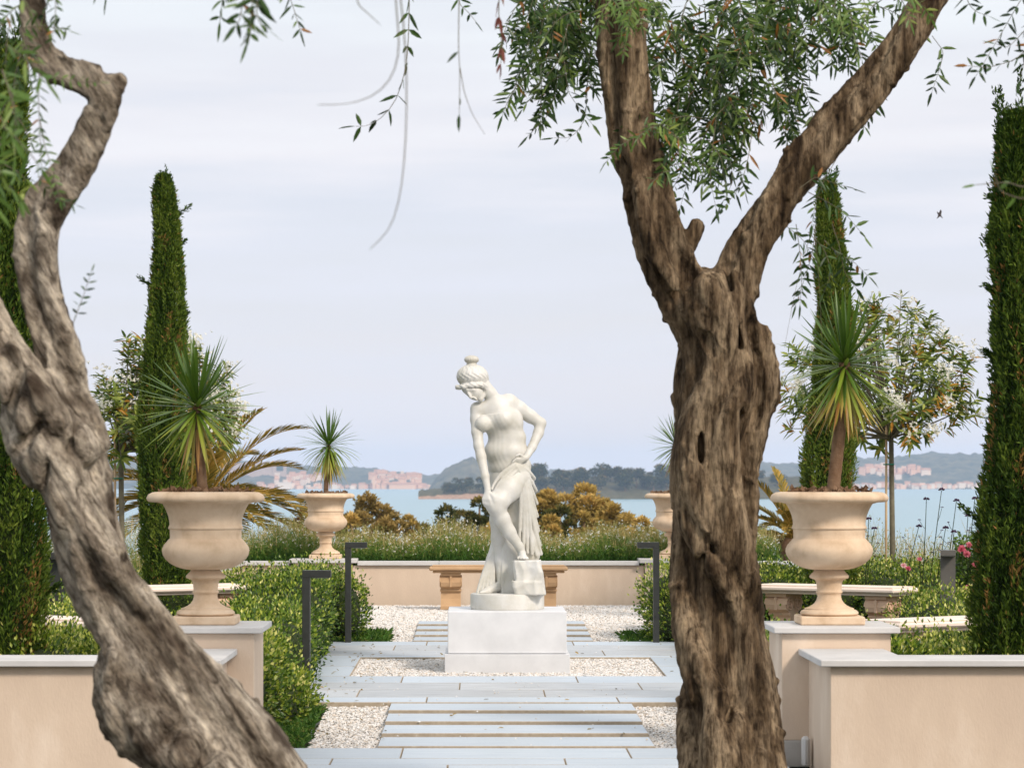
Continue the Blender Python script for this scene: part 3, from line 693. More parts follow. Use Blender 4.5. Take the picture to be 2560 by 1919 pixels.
ul, ztl = urn('stone_urn', 'large sandstone urn on the pillar beside the leaning olive trunk', -1.655, 15.95, .588)
ur, ztr = urn('stone_urn', 'large sandstone urn on the pillar beside the upright olive trunk', 1.66, 15.95, .588)
ufl, zfl = urn('stone_urn', 'small looking sandstone urn on the back wall above the tall lamp', -1.815, BW + .16, .538, .98)
ufr, zfr = urn('stone_urn', 'sandstone urn on the back wall half hidden by the upright olive trunk', 1.85, BW + .16, .538, .98)

# spiky palms in the urns
def spike_leaf(base, az, el, Ln, wd, droop, tint, par, r):
    n = 7; pts = []; p = np.array(base, float); d = np.array([math.cos(az) * math.cos(el), math.sin(az) * math.cos(el), math.sin(el)])
    V = []
    side = np.array([-math.sin(az), math.cos(az), 0])
    for i in range(n):
        u = i / (n - 1); wv = wd * (.55 + .9 * u if u < .35 else 1.0 * (1 - ((u - .35) / .65) ** 2.4) * .87) * .5
        nn = np.cross(side, d)
        V += [p + side * wv + nn * wv * .45, p, p - side * wv + nn * wv * .45]
        p = p + d * Ln / (n - 1); d = d + np.array([0, 0, -droop * (.4 + u) / (n - 1)]); d /= np.linalg.norm(d)
    F = [(i * 3 + k, i * 3 + k + 1, i * 3 + k + 4, i * 3 + k + 3) for i in range(n - 1) for k in (0, 1)]
    tt = np.clip(tint + np.repeat(np.linspace(-.05, .12, n), 3), 0, 1)
    me = mk_mesh('leaf', V, np.array(F), True, {'tint': tt})
    return obj('leaf', me, M['yucca'], par)
def spiky(label, base, crown, rad, nl, Ln, wd, skirt, seed, hang=.5):
    r = random.Random(seed); t = thing('spiky_palm', label, 'palm', tuple(base))
    b0, c0 = np.array(base), np.array(crown); mid = (b0 + c0) / 2 + np.array([r.uniform(-.012, .012), 0, 0])
    pts = []; rs = []
    for i in range(24):
        u = i / 23; p = (1 - u) ** 2 * b0 + 2 * u * (1 - u) * mid + u * u * c0; pts.append(p); rs.append(rad * (1.05 - .12 * u) * (1 + .06 * (i % 2)))
    o = obj('trunk', MB().tube(pts, rs, 12).mesh('trunk'), M['wood'], t); shade_auto(o, 60)
    for k in range(nl):
        u = (k + .5) / nl; el = math.radians(86 - 134 * u ** .8 + r.uniform(-9, 9)); az = k * 2.39996 + r.uniform(-.25, .25)
        bs = c0 + np.array([math.cos(az) * .012, math.sin(az) * .012, -.07 * u + r.uniform(-.01, .01) + .03])
        spike_leaf(bs, az, el, Ln * r.uniform(.82, 1.08), wd * r.uniform(.85, 1.1), hang * (.15 + u ** 2), .12 + .5 * u * r.uniform(.3, 1.2), t, r)
    for k in range(skirt):
        az = r.uniform(0, 6.28); el = math.radians(r.uniform(-86, -48))
        bs = c0 + np.array([math.cos(az) * .02, math.sin(az) * .02, -.04 - .09 * r.random()])
        spike_leaf(bs, az, el, Ln * r.uniform(.7, 1.0), wd * .9, .25, r.uniform(.55, 1.0), t, r)
sp = lambda px, py, Y: P(px, py, Y)
spiky('green spiky palm in the urn beside the leaning olive trunk', (-1.665, 15.95, ztl - .04), sp(492, 1012, 15.95), .026, 92, .36, .026, 14, 1, .35)
spiky('spiky palm with a skirt of drooping dry leaves in the urn by the upright olive', (1.675, 15.95, ztr - .04), sp(2112, 905, 15.95), .033, 98, .38, .025, 70, 2, .3)
spiky('slender spiky palm with drooping leaves in the urn on the back wall', (-1.815, BW + .16, zfl - .04), sp(822, 1112, BW + .16), .024, 74, .38, .023, 54, 3, 1.9)
spiky('spiky palm on the back wall peeking out behind the upright olive trunk', (1.85, BW + .16, zfr - .04), sp(1692, 1112, BW + .16), .024, 80, .34, .02, 24, 4, .5)

# ------------------------------------------------------------------ benches
def bench(label, x, y, z0, rz, m, L0=1.39, D=.42, H=.445, mleg='leg'):
    t = thing('stone_bench', label, 'bench', (x, y, z0), 'scroll legged stone benches of the garden circle', rz)
    del t['group']
    mleg = M['bench_leg'] if m is M['bench'] else m
    s = MB().box(-L0 / 2, L0 / 2, -D / 2, D / 2, H - .052, H - .012, .012).mesh('seat'); o = obj('seat', s, m, t, True)
    s = MB().box(-L0 / 2 + .03, L0 / 2 - .03, -D / 2 + .03, D / 2 - .03, H - .0115, H, .003).mesh('seat_panel'); obj('seat_panel', s, m, o, True)
    s = MB().box(-L0 / 2 + .035, L0 / 2 - .035, -D / 2 + .035, D / 2 - .035, H - .075, H - .0525, .005).mesh('seat_moulding'); obj('seat_moulding', s, m, o, True)
    for sx in (-1, 1):
        c = sx * (L0 / 2 - .215); h = H - .076
        g = MB(); w_ = .10
        prof = [(-.105, 0), (.105, 0), (.105, .035), (.085, .05), (.06, .11), (.05, .16), (.058, .19), (.075, .21), (.125, .235), (.135, .275), (.125, .315), (.105, h - .03), (.135, h - .028), (.135, h), (-.135, h), (-.135, h - .028), (-.105, h - .03), (-.125, .315), (-.135, .275), (-.125, .235), (-.075, .21), (-.058, .19), (-.05, .16), (-.06, .11), (-.085, .05), (-.105, .035)]
        g.prism([(u * .98, v) for u, v in prof], 0, c - w_, c + w_)
        leg = obj('leg', g.mesh('leg'), mleg, t, True)
        for yy in (-1, 1):                                  # volutes on both ends of the leg
            for e in (-1, 1):
                v = MB()
                xs_ = c + e * (w_ + .004); th = np.linspace(0, 4.6 * math.pi, 60); rr = .066 * (1 - th / (5.2 * math.pi))
                v.tube(np.stack([np.full(60, xs_), yy * (.068 + rr * np.cos(th) * .95), .278 + rr * np.sin(th)], 1), .0075, 6)
                o2 = obj('volute', v.mesh('volute'), mleg, leg, True); shade_auto(o2, 60)
        for e in (-1, 1):
            obj('leg_band', MB().box(c - w_ - .008, c + w_ + .008, e * .062 - .012, e * .062 + .012, .182, .204, .004).mesh('leg_band'), mleg, leg, True)
            obj('leg_rib', MB().box(c - .012, c + .012, e * .1265 - .01, e * .1265 + .01, .228, h - .032, .003).mesh('leg_rib'), mleg, leg, True)
            obj('leg_foot', MB().box(c - w_ - .004, c + w_ + .004, e * .115 - .012, e * .115 + .012, 0.001, .034, .003).mesh('leg_foot'), mleg, leg, True)
    return t
zb = .035
bench('ochre stone bench on the gravel behind the statue', -.005, 30.2, .062, 0, M['bench_dark'], 1.39, .40, .445)
bench('pale scroll legged bench seen past the foot of the urn by the upright olive', 2.76, 25.1, zb, math.radians(-37), M['bench'])
bench('pale scroll legged bench seen past the foot of the urn by the leaning olive', -2.76, 25.1, zb, math.radians(37), M['bench'])
bench('pale bench sunk in green shrubs beside the tall dark cypress', 2.90, 19.55, zb - .02, math.radians(36), M['bench'])
bench('pale bench sunk in green shrubs behind the leaning olive trunk', -2.90, 19.55, zb - .02, math.radians(-36), M['bench'])

# ------------------------------------------------------------------ garden lamps
def lamp(label, x, y, z0, H, rz, m, wide=.10):
    t = thing('path_lamp', label, 'lamp', (x, y, z0), None, rz)
    obj('post', MB().box(-.024, .024, -wide / 2, wide / 2, -.02, H - .0455, .002).mesh('post'), m, t, True)
    hd = obj('lamp_head', MB().box(-.024, .156, -wide / 2 - .001, wide / 2 + .001, H - .045, H, .002).mesh('lamp_head'), m, t, True)
    obj('lens', MB().box(.04, .145, -wide / 2 + .012, wide / 2 - .012, H - .049, H - .0455).mesh('lens'), M['lens'], hd, True)
lamp('dark right angled lamp on the pavement behind the statue beside the small urn', -1.282, 24.78, .02, .825, 0, M['metal'])
lamp('dark right angled lamp on the pavement beside the upright olive trunk', 1.262, 24.78, .02, .825, math.pi, M['metal'])
lamp('dark right angled lamp standing against the hedge before the statue', -1.292, 18.95, -.02, .805, 0, M['metal'])
lamp('broad taupe lamp post between pink roses and the scroll bench', 3.55, 24.0, .0, .80, math.radians(-98), M['metal_grey'], .118)
lamp('taupe lamp post half hidden by the tall dark cypress', 3.46, 21.5, .0, .79, math.radians(100), M['metal_grey'], .118)
lamp('grey lamp post between the leaning olive and a dark cypress', -3.47, 21.5, .0, .795, math.radians(80), M['metal'], .118)
lamp('grey lamp post just showing behind the leaning olive trunk', -3.52, 23.6, .0, .79, math.radians(-82), M['metal'], .118)

# ------------------------------------------------------------------ statue plinth
t = thing('statue_plinth', 'stepped white block plinth under the statue', 'plinth', (0, 21.9, -.01))
part_box('base_step', t, M['plinth'], -.447, .447, 21.42, 22.38, -.03, .113, bev=.003)
part_box('block', t, M['plinth'], -.425, .425, 21.452, 22.35, .1165, .416, bev=.004)

# ------------------------------------------------------------------ statue
SY = 21.9
U = SY / FPX
def S(px, py, dy=0.0): return np.array([(px - 1197) * U + CX, SY + dy, CZ - (py - 1205) * U])
ZB = .4165
st = thing('marble_statue', 'white marble statue of a stooping woman on the stepped plinth', 'statue', (.0, SY, ZB))
# round base and rock
o = obj('round_base', MB().lathe([(0, .116), (.255, .116), (.266, .111), (.270, .10), (.270, .012), (.266, .0005), (0, .0005)], (.005, SY, ZB), 64).mesh('round_base'), M['marble'], st); shade_auto(o, 40)
def sdf_part(name, F, parent, m, it=2, post=None):
    V, Q = largest(*F.nets())
    V = smooth_mesh(V, Q, it)
    if post is not None: V = post(V, normals(V, Q))
    return obj(name, mk_mesh(name, V, Q, True), m, parent)
lo, hi = S(1110, 1500, -.36), S(1400, 870, .26)
BODY = Field(lo, hi, .0058)
def B(px, py, dy, r): return S(px, py, dy), r * U
def chain(F, pts, k):
    for a, b_ in zip(pts[:-1], pts[1:]):
        (p, ra), (q, rb) = B(*a), B(*b_); F.cap(p, q, ra, rb, k)
def rotXZ(deg):                                            # rotate in the picture plane
    a = math.radians(deg); return np.array([[math.cos(a), 0, -math.sin(a)], [0, 1, 0], [math.sin(a), 0, math.cos(a)]])
def torso(F, e=0.0):
    F.ell(S(1274, 1165, .02), (np.array([52, 41, 36]) + e) * U, .03)
    F.ell(S(1265, 1128, .0), (np.array([53, 38, 36]) + e) * U, .03)
    F.ell(S(1268, 1094, .0), (np.array([45, 33, 32]) + e) * U, .03)
    F.ell(S(1255, 1052, -.01), (np.array([52, 37, 44]) + e) * U, .03, R=rotXZ(-18))
    chain(F, [(1204, 1026, -.02, 21 + e), (1240, 1018, -.01, 27 + e), (1270, 1010, .01, 26 + e)], .03)
    F.ell(S(1258, 1050, -.085), (np.array([21, 20, 21]) + e) * U, .018)
    F.ell(S(1207, 1061, -.085), (np.array([18, 19, 18]) + e) * U, .018)
torso(BODY)
chain(BODY, [(1240, 1010, .0, 21), (1226, 985, -.02, 16), (1210, 962, -.03, 16)], .02)
BODY.ell(S(1182, 943, -.03), np.array([36, 37, 33]) * U, .01)
chain(BODY, [(1172, 968, -.075, 19), (1188, 982, -.075, 18.5), (1199, 991, -.065, 13)], .012)      # face, bowed
BODY.ell(S(1201, 998, -.085), np.array([7.5, 8, 7]) * U, .01)                                      # chin
chain(BODY, [(1166, 974, -.118, 3.2), (1172, 986, -.128, 3.6), (1177, 994, -.132, 4.6)], .006)     # nose
chain(BODY, [(1156, 971, -.10, 4), (1168, 975, -.128, 3.5), (1186, 976, -.128, 4.2)], .008)        # brow
BODY.ell(S(1186, 982, -.121), np.array([5.5, 4, 3]) * U, .004); BODY.ell(S(1164, 981, -.108), np.array([4, 4, 3]) * U, .004)
BODY.ell(S(1187, 996, -.124), np.array([7, 4, 2.1]) * U, .004, R=rotXZ(-20)); BODY.ell(S(1190, 999.5, -.122), np.array([6, 4, 2.0]) * U, .004, R=rotXZ(-20))
BODY.ell(S(1213, 968, -.075), np.array([4, 6, 8]) * U, .006)                                       # ear
# arms
chain(BODY, [(1193, 1022, -.02, 18), (1192, 1048, -.04, 16), (1193, 1080, -.08, 14), (1197, 1115, -.115, 12.5), (1203, 1142, -.14, 12.5), (1213, 1190, -.19, 9.8), (1219, 1222, -.215, 8)], .015)
chain(BODY, [(1272, 1006, .015, 22), (1298, 1022, .03, 19.5), (1326, 1040, .045, 16.5), (1352, 1057, .05, 13.5), (1346, 1082, .03, 13), (1330, 1118, -.03, 10.5), (1315, 1144, -.085, 8)], .015)
def hand(F, w_, d, side, spread, curl, Ln=.105):
    """palm + five fingers from wrist w_ along d; side = towards the thumb; curl = direction fingers bend to"""
    w_, d, side, curl = map(np.asarray, (w_, unit(np.asarray(d, float)), unit(np.asarray(side, float)), unit(np.asarray(curl, float))))
    for q in (-.018, 0, .016): F.cap(w_ + d * .012, w_ + d * .075 + side * q * 1.25, .016, .0125, .012)
    for i, (q, l) in enumerate(zip((.026, .009, -.009, -.026), (.068, .076, .071, .055))):
        a = w_ + d * .078 + side * q; b_ = a + unit(d + .45 * curl + side * q * spread) * l * .5; c = b_ + unit(d * .7 + .9 * curl + side * q * spread) * l * .5
        F.cap(a, b_, .0098, .0088, .004); F.cap(b_, c, .0088, .007, .004)
    a = w_ + d * .028 + side * .024; b_ = a + unit(side + d * .9) * .036; c = b_ + unit(side * .3 + d + .4 * curl) * .03
    F.cap(a, b_, .0125, .010, .008); F.cap(b_, c, .010, .0075, .005)
hand(BODY, S(1219, 1222, -.215), (-.12, -.25, -1), (.9, -.3, -.1), 1.5, (.5, .5, -.4))
hand(BODY, S(1315, 1144, -.085), (-.8, -.45, -.35), (-.2, -.5, .8), 1.5, (-.1, .5, -.9))
# legs
chain(BODY, [(1290, 1192, -.03, 38), (1268, 1222, -.11, 33), (1246, 1252, -.18, 25), (1240, 1266, -.195, 22)], .03)
chain(BODY, [(1241, 1270, -.185, 21), (1254, 1296, -.165, 20), (1272, 1328, -.145, 16.5), (1297, 1364, -.125, 10.5), (1303, 1378, -.115, 10.5)], .02)
chain(BODY, [(1304, 1384, -.10, 11), (1306, 1389, -.16, 9.5), (1307, 1392, -.19, 7.5)], .012)
for i, q in enumerate((-13, -6, 0, 6, 11)): chain(BODY, [(1306 + q * .8, 1391, -.185, 4), (1307 + q, 1393.5, -.222 + abs(q - 2) * .0012, 3.2)], .004)
chain(BODY, [(1256, 1195, .02, 34), (1250, 1250, .01, 27), (1246, 1300, -.005, 21), (1248, 1345, .005, 19.5), (1252, 1400, .015, 14.5), (1252, 1452, .015, 10.5)], .025)
chain(BODY, [(1254, 1466, .03, 11.5), (1238, 1468, .0, 11.5), (1220, 1475, -.035, 9), (1210, 1478, -.05, 6.5)], .012)
for i, q in enumerate((-1.0, -.5, 0, .5, 1)):
    a = S(1216 + q * 3, 1478, -.045 + q * .02 - .01); F_ = a + np.array([-.035, -.018, -.003]); BODY.cap(a, F_, 4 * U, 3.3 * U, .004)
sdf_part('figure', BODY, st, M['marble'], 2)
# thin clinging shift over the torso
SH = Field(S(1180, 1205, -.2), S(1345, 985, .17), .0065)
torso(SH, 2.6)
X_, Y_, Z_ = SH.grid((slice(None),) * 3)
neck = (Z_ - (S(0, 1036)[2] - .32 * (X_ - S(1215, 0)[0]) * -1.0 * .35)); SH.d = np.maximum(SH.d, neck.astype(np.float32))
SH.d = np.maximum(SH.d, (S(0, 1188)[2] - Z_ + 0 * X_).astype(np.float32))
def shift_folds(V, N):
    p = (V[:, 0] - S(1245, 0)[0]); z = V[:, 2] - S(0, 1060)[2]
    f = np.sin(p * 150 + z * 42 + 3 * np.sin(z * 22) + 2.0 * np.sin(p * 31)) * .5 + .5 * np.sin(p * 83 - z * 31 + 1.0)
    return V + N * (f * .0011)[:, None]
sdf_part('shift', SH, st, M['marble'], 2, shift_folds)
# hair
HR = Field(S(1125, 985, -.2), S(1235, 878, .12), .0045)
HR.ell(S(1181, 941, -.028), np.array([39.5, 41, 30]) * U, .01)
HR.ell(S(1193, 950, -.01), np.array([29, 34, 24]) * U, .012)
X_, Y_, Z_ = HR.grid((slice(None),) * 3)
fc_ = S(1182, 0)[0]; cut = (S(0, 962)[2] - .12 * np.abs(X_ - fc_) - .12 * (Y_ - SY + .03) * 1.0) - Z_; HR.d = np.maximum(HR.d, np.where(Y_ < SY - .0, cut, S(0, 974)[2] - Z_).astype(np.float32))
chain(HR, [(1144, 969, -.085, 6.5), (1160, 968, -.125, 6.5), (1180, 964, -.135, 6.5), (1202, 963, -.11, 7), (1214, 966, -.06, 7)], .008)
HR.ell(S(1179, 912, -.02), np.array([12.5, 12.5, 10]) * U, .008)
HR.ell(S(1179, 899, -.02), np.array([18, 18, 10.5]) * U, .004)
def waves(V, N):
    c = S(1181, 941, -.028); d = V - c; a = np.arctan2(d[:, 1], d[:, 0]); z = d[:, 2]
    bun = V[:, 2] > S(0, 911)[2]
    f = np.where(bun, np.sin(a * 22 + z * 30), np.sin((a * 15 + 1.5 * np.sin(z * 95)) * 1.0 + z * 120) * .8 + .4 * np.sin(a * 31 - z * 60))
    return V + N * (f * .0021)[:, None]
sdf_part('hair', HR, st, M['marble'], 1, waves)
# drapery
DR = Field(S(1160, 1492, -.27), S(1372, 1140, .2), .0058)
chain(DR, [(1304, 1174, .035, 23), (1316, 1208, .035, 18), (1316, 1262, .03, 14), (1318, 1325, .04, 14), (1330, 1392, .05, 14)], .03)
chain(DR, [(1300, 1196, .0, 26), (1302, 1240, .005, 28), (1306, 1300, .01, 27), (1314, 1350, .015, 26), (1326, 1388, .02, 24)], .03)
chain(DR, [(1282, 1240, .08, 40), (1282, 1330, .09, 38), (1286, 1400, .09, 42), (1284, 1468, .09, 46)], .04)
chain(DR, [(1250, 1330, .075, 16), (1234, 1400, .075, 17), (1218, 1458, .065, 18), (1206, 1474, .04, 10)], .03)
def bez(p, n=14):
    p = [np.array(q, float) for q in p]; t_ = np.linspace(0, 1, n)[:, None]
    return (1 - t_) ** 3 * p[0] + 3 * (1 - t_) ** 2 * t_ * p[1] + 3 * (1 - t_) * t_ ** 2 * p[2] + t_ ** 3 * p[3]
def fold(a, b_, c, d, r0, r1, k=.003):
    pts = bez([S(*a), S(*b_), S(*c), S(*d)]); rad = np.linspace(r0, r1, len(pts)) * U * (1 + .25 * np.sin(np.linspace(0, 5, len(pts))))
    DR.path(pts, rad, k)
h0 = (1284, 1158, -.13)
for i, (ex, ey, ed) in enumerate([(1336, 1196, .02), (1340, 1226, .0), (1342, 1258, -.01), (1343, 1290, -.01), (1346, 1326, .0), (1350, 1362, .015), (1353, 1384, .02)]):
    fold((h0[0] + i * 1.2, h0[1] + i * 1.5, -.13), (1306 + i * 1, 1166 + i * 5, -.10), (1330 - i * 1.5, 1185 + i * 16, -.07), (ex, ey, ed), 4.5, 6.2)
for i, (ex, ey, ed) in enumerate([(1330, 1384, -.062), (1318, 1380, -.066), (1308, 1372, -.07), (1342, 1388, -.045), (1298, 1352, -.07)]):
    fold((1288 + i, 1168, -.125), (1318 - 2 * i, 1195 + 5 * i, -.095), (1322 - 6 * i, 1260 + 9 * i, -.085), (ex, ey, ed), 4, 6)
# upper edge of the cloth across the hip towards the reaching hand
fold((1286, 1160, -.13), (1262, 1180, -.15), (1240, 1192, -.16), (1229, 1222, -.18), 5.5, 4.5)
fold((1288, 1166, -.13), (1266, 1190, -.15), (1248, 1202, -.175), (1236, 1228, -.19), 5, 4)
fold((1296, 1170, -.12), (1274, 1196, -.15), (1256, 1206, -.18), (1243, 1226, -.20), 5, 4)
for i in range(6):                                          # short folds wrapping thigh to hip
    fold((1262 + i * 7, 1180 + i * 2, -.12), (1284 + i * 5, 1178 + i * 5, -.11), (1310 + i * 2, 1184 + i * 7, -.06), (1330, 1192 + i * 9, .0), 4, 5)
for i, q in enumerate((0, 9, 18)): fold((1216 + q, 1258, -.20), (1219 + q, 1272, -.205), (1232 + q * .5, 1286, -.17), (1243 + q * .5, 1302, -.13), 6, 5)
for i in range(7):                                          # hanging folds behind the standing leg
    x0 = 1262 + i * 7; fold((x0, 1300, -.02 - .003 * i), (x0 - 2, 1360, -.02), (x0 + 2 * (i - 3), 1430, -.02), (1258 + i * 7, 1482, -.01), 5, 7)
for i in range(5):
    fold((1244, 1345 + i * 6, .04), (1236 - i * 3, 1390, .03), (1228 - i * 6, 1440, .01), (1238 - i * 11, 1480, -.01 - .005 * i), 4.5, 6)
sdf_part('drapery', DR, st, M['marble'], 1)
RK = Field(S(1262, 1496, -.28), S(1378, 1385, .12), .007)
X_, Y_, Z_ = RK.grid((slice(None),) * 3)
for cx0, cz0, hx, hy, hz, yc in [(1322, 1440, 33, 50, 46, -.09), (1322, 1468, 36, 52, 18, -.09)]:
    c0 = S(cx0, cz0, yc); RK.d = np.minimum(RK.d, np.maximum(np.maximum(np.abs(X_ - c0[0] + .15 * (Z_ - c0[2])) - hx * U, np.abs(Y_ - c0[1]) - hy * U), np.abs(Z_ - c0[2]) - hz * U).astype(np.float32))
RK.d = np.maximum(RK.d, (Z_ - S(0, 1398)[2] + 0 * X_ + 0 * Y_).astype(np.float32)); RK.d = np.maximum(RK.d, (S(0, 1484)[2] - Z_).astype(np.float32))
def facet(V, N):
    q = np.array([mnoise.voronoi(Vector((v[0] * 13, v[1] * 13, v[2] * 8)))[0][0] for v in V]); return V + N * ((q - .45) * .032)[:, None] * (np.abs(N[:, 2:3]) < .8)
sdf_part('rock', RK, st, M['marble'], 1, facet)
# ------------------------------------------------------------------ olive trunks
def resample(nodes, Y, step=.05):
    pts = np.array([P(n[0], n[1], Y + n[3]) for n in nodes]); rad = np.array([n[2] * (Y + n[3]) / FPX for n in nodes])
    s = np.concatenate([[0], np.cumsum(np.linalg.norm(np.diff(pts, axis=0), axis=1))]); k = max(4, int(s[-1] / step)); q = np.linspace(0, s[-1], k)
    f = lambda v: np.interp(q, s, v)
    C = np.stack([f(pts[:, i]) for i in range(3)], 1); R = f(rad)
    for _ in range(2): C[1:-1] = .25 * C[:-2] + .5 * C[1:-1] + .25 * C[2:]; R[1:-1] = .25 * R[:-2] + .5 * R[1:-1] + .25 * R[2:]
    return C, R, q
def limb(F, nodes, Y, ns=7, twist=1.2, k=.02, core=.52, seed=0, cord=.335, off=.67):
    r = np.random.default_rng(seed); C, R, q = resample(nodes, Y)
    T = unit(np.gradient(C, axis=0)); lat = unit(np.cross(T, np.array([0, 1.0, 0]))); yd = unit(np.cross(lat, T))
    F.path(C, R * core, .03)
    for j in range(ns):
        a0 = 2 * math.pi * j / ns + r.uniform(-.25, .25); ph = r.uniform(0, 6.28); fr = r.uniform(1.5, 3.5); rs = r.uniform(.8, 1.15)
        a = a0 + twist * q + .75 * np.sin(q * fr * 1.3 + ph); o = off * (1 + .10 * np.sin(q * fr * 1.7 + ph))
        c = C + (R * o)[:, None] * (np.cos(a)[:, None] * lat + .9 * np.sin(a)[:, None] * yd)
        rad = R * cord * rs * (1 + .24 * np.sin(q * fr * 2.3 + ph * 2))
        F.path(c, rad, k)
def groove(F, nodes, Y, a0, s0, s1, rad, seed, k=.02):
    C, R, q = resample(nodes, Y); r = np.random.default_rng(seed)
    T = unit(np.gradient(C, axis=0)); lat = unit(np.cross(T, np.array([0, 1.0, 0]))); yd = unit(np.cross(lat, T)); u = q / q[-1]; m = (u >= s0) & (u <= s1)
    if m.sum() < 3: return
    ph = r.uniform(0, 6.28); a = a0 + .8 * (q - q[m][0]) + .28 * np.sin(q * 5 + ph)
    sgn = np.where((np.sin(a)[:, None] * yd)[:, 1] > 0, -1, 1)
    c = C + (R * 1.0)[:, None] * (np.cos(a)[:, None] * lat + (np.sin(a) * 1.0)[:, None] * yd); n = m.sum(); prof = np.sin(np.linspace(.15, math.pi - .15, n)) ** .6
    F.path(c[m], rad * prof, k, 'd')
def hollow(F, px, py, Y, wpx, hpx, tilt, R, dep, k=.02):
    c = P(px, py, Y); c[1] = Y - R * .93; s = Y / FPX
    F.ell(c, (wpx * s, dep, hpx * s), k, 'd', R=rotXZ(tilt))
def olive(name, label, nodes_list, holes, Y, h, lo, hi, seed, m, base, amp=1.0):
    F = Field(lo, hi, h)
    for i, (nd, ns, tw) in enumerate(nodes_list): limb(F, nd, Y, ns, tw, .009, seed=seed + i)
    rg = np.random.default_rng(seed + 77)
    for i, (nd, ns, tw) in enumerate(nodes_list[:3]):
        L_ = resample(nd, Y)[2][-1]
        for g in range(int(L_ * 9)):
            s0 = rg.uniform(0, .92); R_ = np.mean([n[2] for n in nd]) * Y / FPX
            groove(F, nd, Y, rg.uniform(0, 2 * math.pi), s0, s0 + rg.uniform(.14, .42) / L_, R_ * rg.uniform(.10, .26), seed * 31 + g + 100 * i, .014)
    for ho in holes: hollow(F, ho[0], ho[1], Y, ho[2] * .6, ho[3] * 1.5, ho[4], ho[5], ho[6] * .62, .035)
    V, Q = largest(*F.nets()); V = smooth_mesh(V, Q, 1); N = normals(V, Q)
    d = .0035 * nse(V, (11, 11, 2.6), 2, seed) + .0018 * nse(V, (46, 46, 12), 3, seed + 5)
    kn = nse(V, (5.0, 5, 4), 1, seed + 9); d -= .016 * np.clip(kn - .33, 0, 1) * 3; sp2 = nse(V, (24, 24, 24), 1, seed + 13); d += (.03 if seed < 50 else .026) * np.clip(sp2 - .36, 0, 1)
    V = V + N * (d * amp)[:, None]
    t = thing(name, label, 'olive tree', base)
    obj('trunk', mk_mesh('trunk', V, Q, True), m, t)
    return t

def n_edge(l):                                             # (y, left, right, dy) -> (cx, y, half, dy)
    return [((a + b) / 2, y, (b - a) / 2 * 1.06, dy) for y, a, b, dy in l]
YR = 13.0
trunk_r = n_edge([(2080, 1668, 2030, .03), (1990, 1676, 2000, .02), (1919, 1682, 1979, .0), (1807, 1678, 1950, 0), (1720, 1680, 1932, 0), (1634, 1691, 1910, 0), (1547, 1692, 1894, 0), (1460, 1685, 1888, 0), (1373, 1681, 1886, 0), (1260, 1675, 1886, 0), (1157, 1671, 1900, 0), (1097, 1670, 1904, 0), (1038, 1676, 1924, 0), (978, 1694, 1946, 0), (918, 1710, 1940, 0), (859, 1708, 1924, 0), (799, 1690, 1903, 0), (759, 1672, 1890, 0), (728, 1660, 1880, 0)])
limb_l = n_edge([(800, 1690, 1840, 0), (735, 1645, 1790, -.02), (662, 1604, 1745, -.03), (600, 1585, 1716, -.03), (540, 1568, 1690, -.03), (463, 1549, 1676, -.02), (386, 1524, 1649, 0), (347, 1515, 1637, .0), (270, 1510, 1626, .02), (193, 1498, 1616, .02), (116, 1493, 1616, .02), (0, 1491, 1618, .0), (-140, 1490, 1600, 0), (-330, 1470, 1570, 0)])
def slant(pts):                                            # (cx, cy, half width across)
    return pts
limb_r = [(1815, 800, 75, .02), (1830, 720, 68, .0), (1848, 650, 64, -.02), (1890, 580, 58, -.03), (1945, 505, 54, -.03), (2010, 415, 53, -.02), (2080, 325, 52, 0), (2160, 235, 54, .02), (2230, 150, 55, .03), (2290, 70, 56, .04), (2330, 0, 58, .05), (2400, -140, 54, .05), (2480, -300, 48, .05)]
stub = [(1712, 650, 30, -.02), (1722, 610, 27, -.03), (1738, 580, 26, -.04), (1748, 560, 23, -.04)]
ridge = [(1872, 720, 24, -.02), (1890, 800, 26, -.03), (1910, 880, 27, -.03), (1926, 945, 30, -.02), (1928, 985, 30, -.01), (1908, 1040, 36, 0), (1884, 1100, 38, 0), (1868, 1180, 36, 0), (1862, 1290, 34, .0), (1850, 1420, 30, .02)]
holes_r = [(1815, 690, 13, 34, 8, .13, .07, .015), (1805, 905, 16, 62, -8, .13, .06), (1905, 910, 12, 46, 10, .13, .06), (1745, 1125, 14, 36, 0, .14, .06), (1847, 1055, 8, 26, 6, .15, .05), (1745, 1420, 12, 40, -14, .13, .06), (1818, 1775, 18, 46, -22, .15, .075), (1720, 1830, 30, 62, -12, .16, .09), (1700, 730, 16, 30, -30, .13, .04), (1780, 1340, 7, 26, -4, .14, .03), (1840, 850, 8, 24, 10, .13, .04), (1742, 1760, 10, 40, 10, .15, .03)]
tr = olive('olive_tree', 'upright forked olive tree with brown furrowed trunk before the pillar', [(trunk_r, 7, 1.1), (limb_l, 6, .9), (limb_r, 5, .7), (stub, 4, .2), (ridge, 4, .4)], holes_r, YR, .0088,
           P(1430, 2160, YR - .0) + np.array([0, -.36, 0]), P(2520, -330, YR) + np.array([0, .36, 0]), 21, M['bark'], tuple(P(1850, 2060, YR)))
YL = 9.0
lt = [(900, 2430, 165, .1), (800, 2230, 142, .06), (690, 2050, 136, .03), (590, 1919, 136, 0), (508, 1850, 148, 0), (428, 1760, 146, 0), (378, 1680, 122, 0), (346, 1600, 97, 0), (297, 1527, 97, 0), (257, 1465, 100, 0), (235, 1396, 98, 0), (195, 1280, 97, 0), (157, 1153, 106, 0), (115, 1080, 116, 0)]
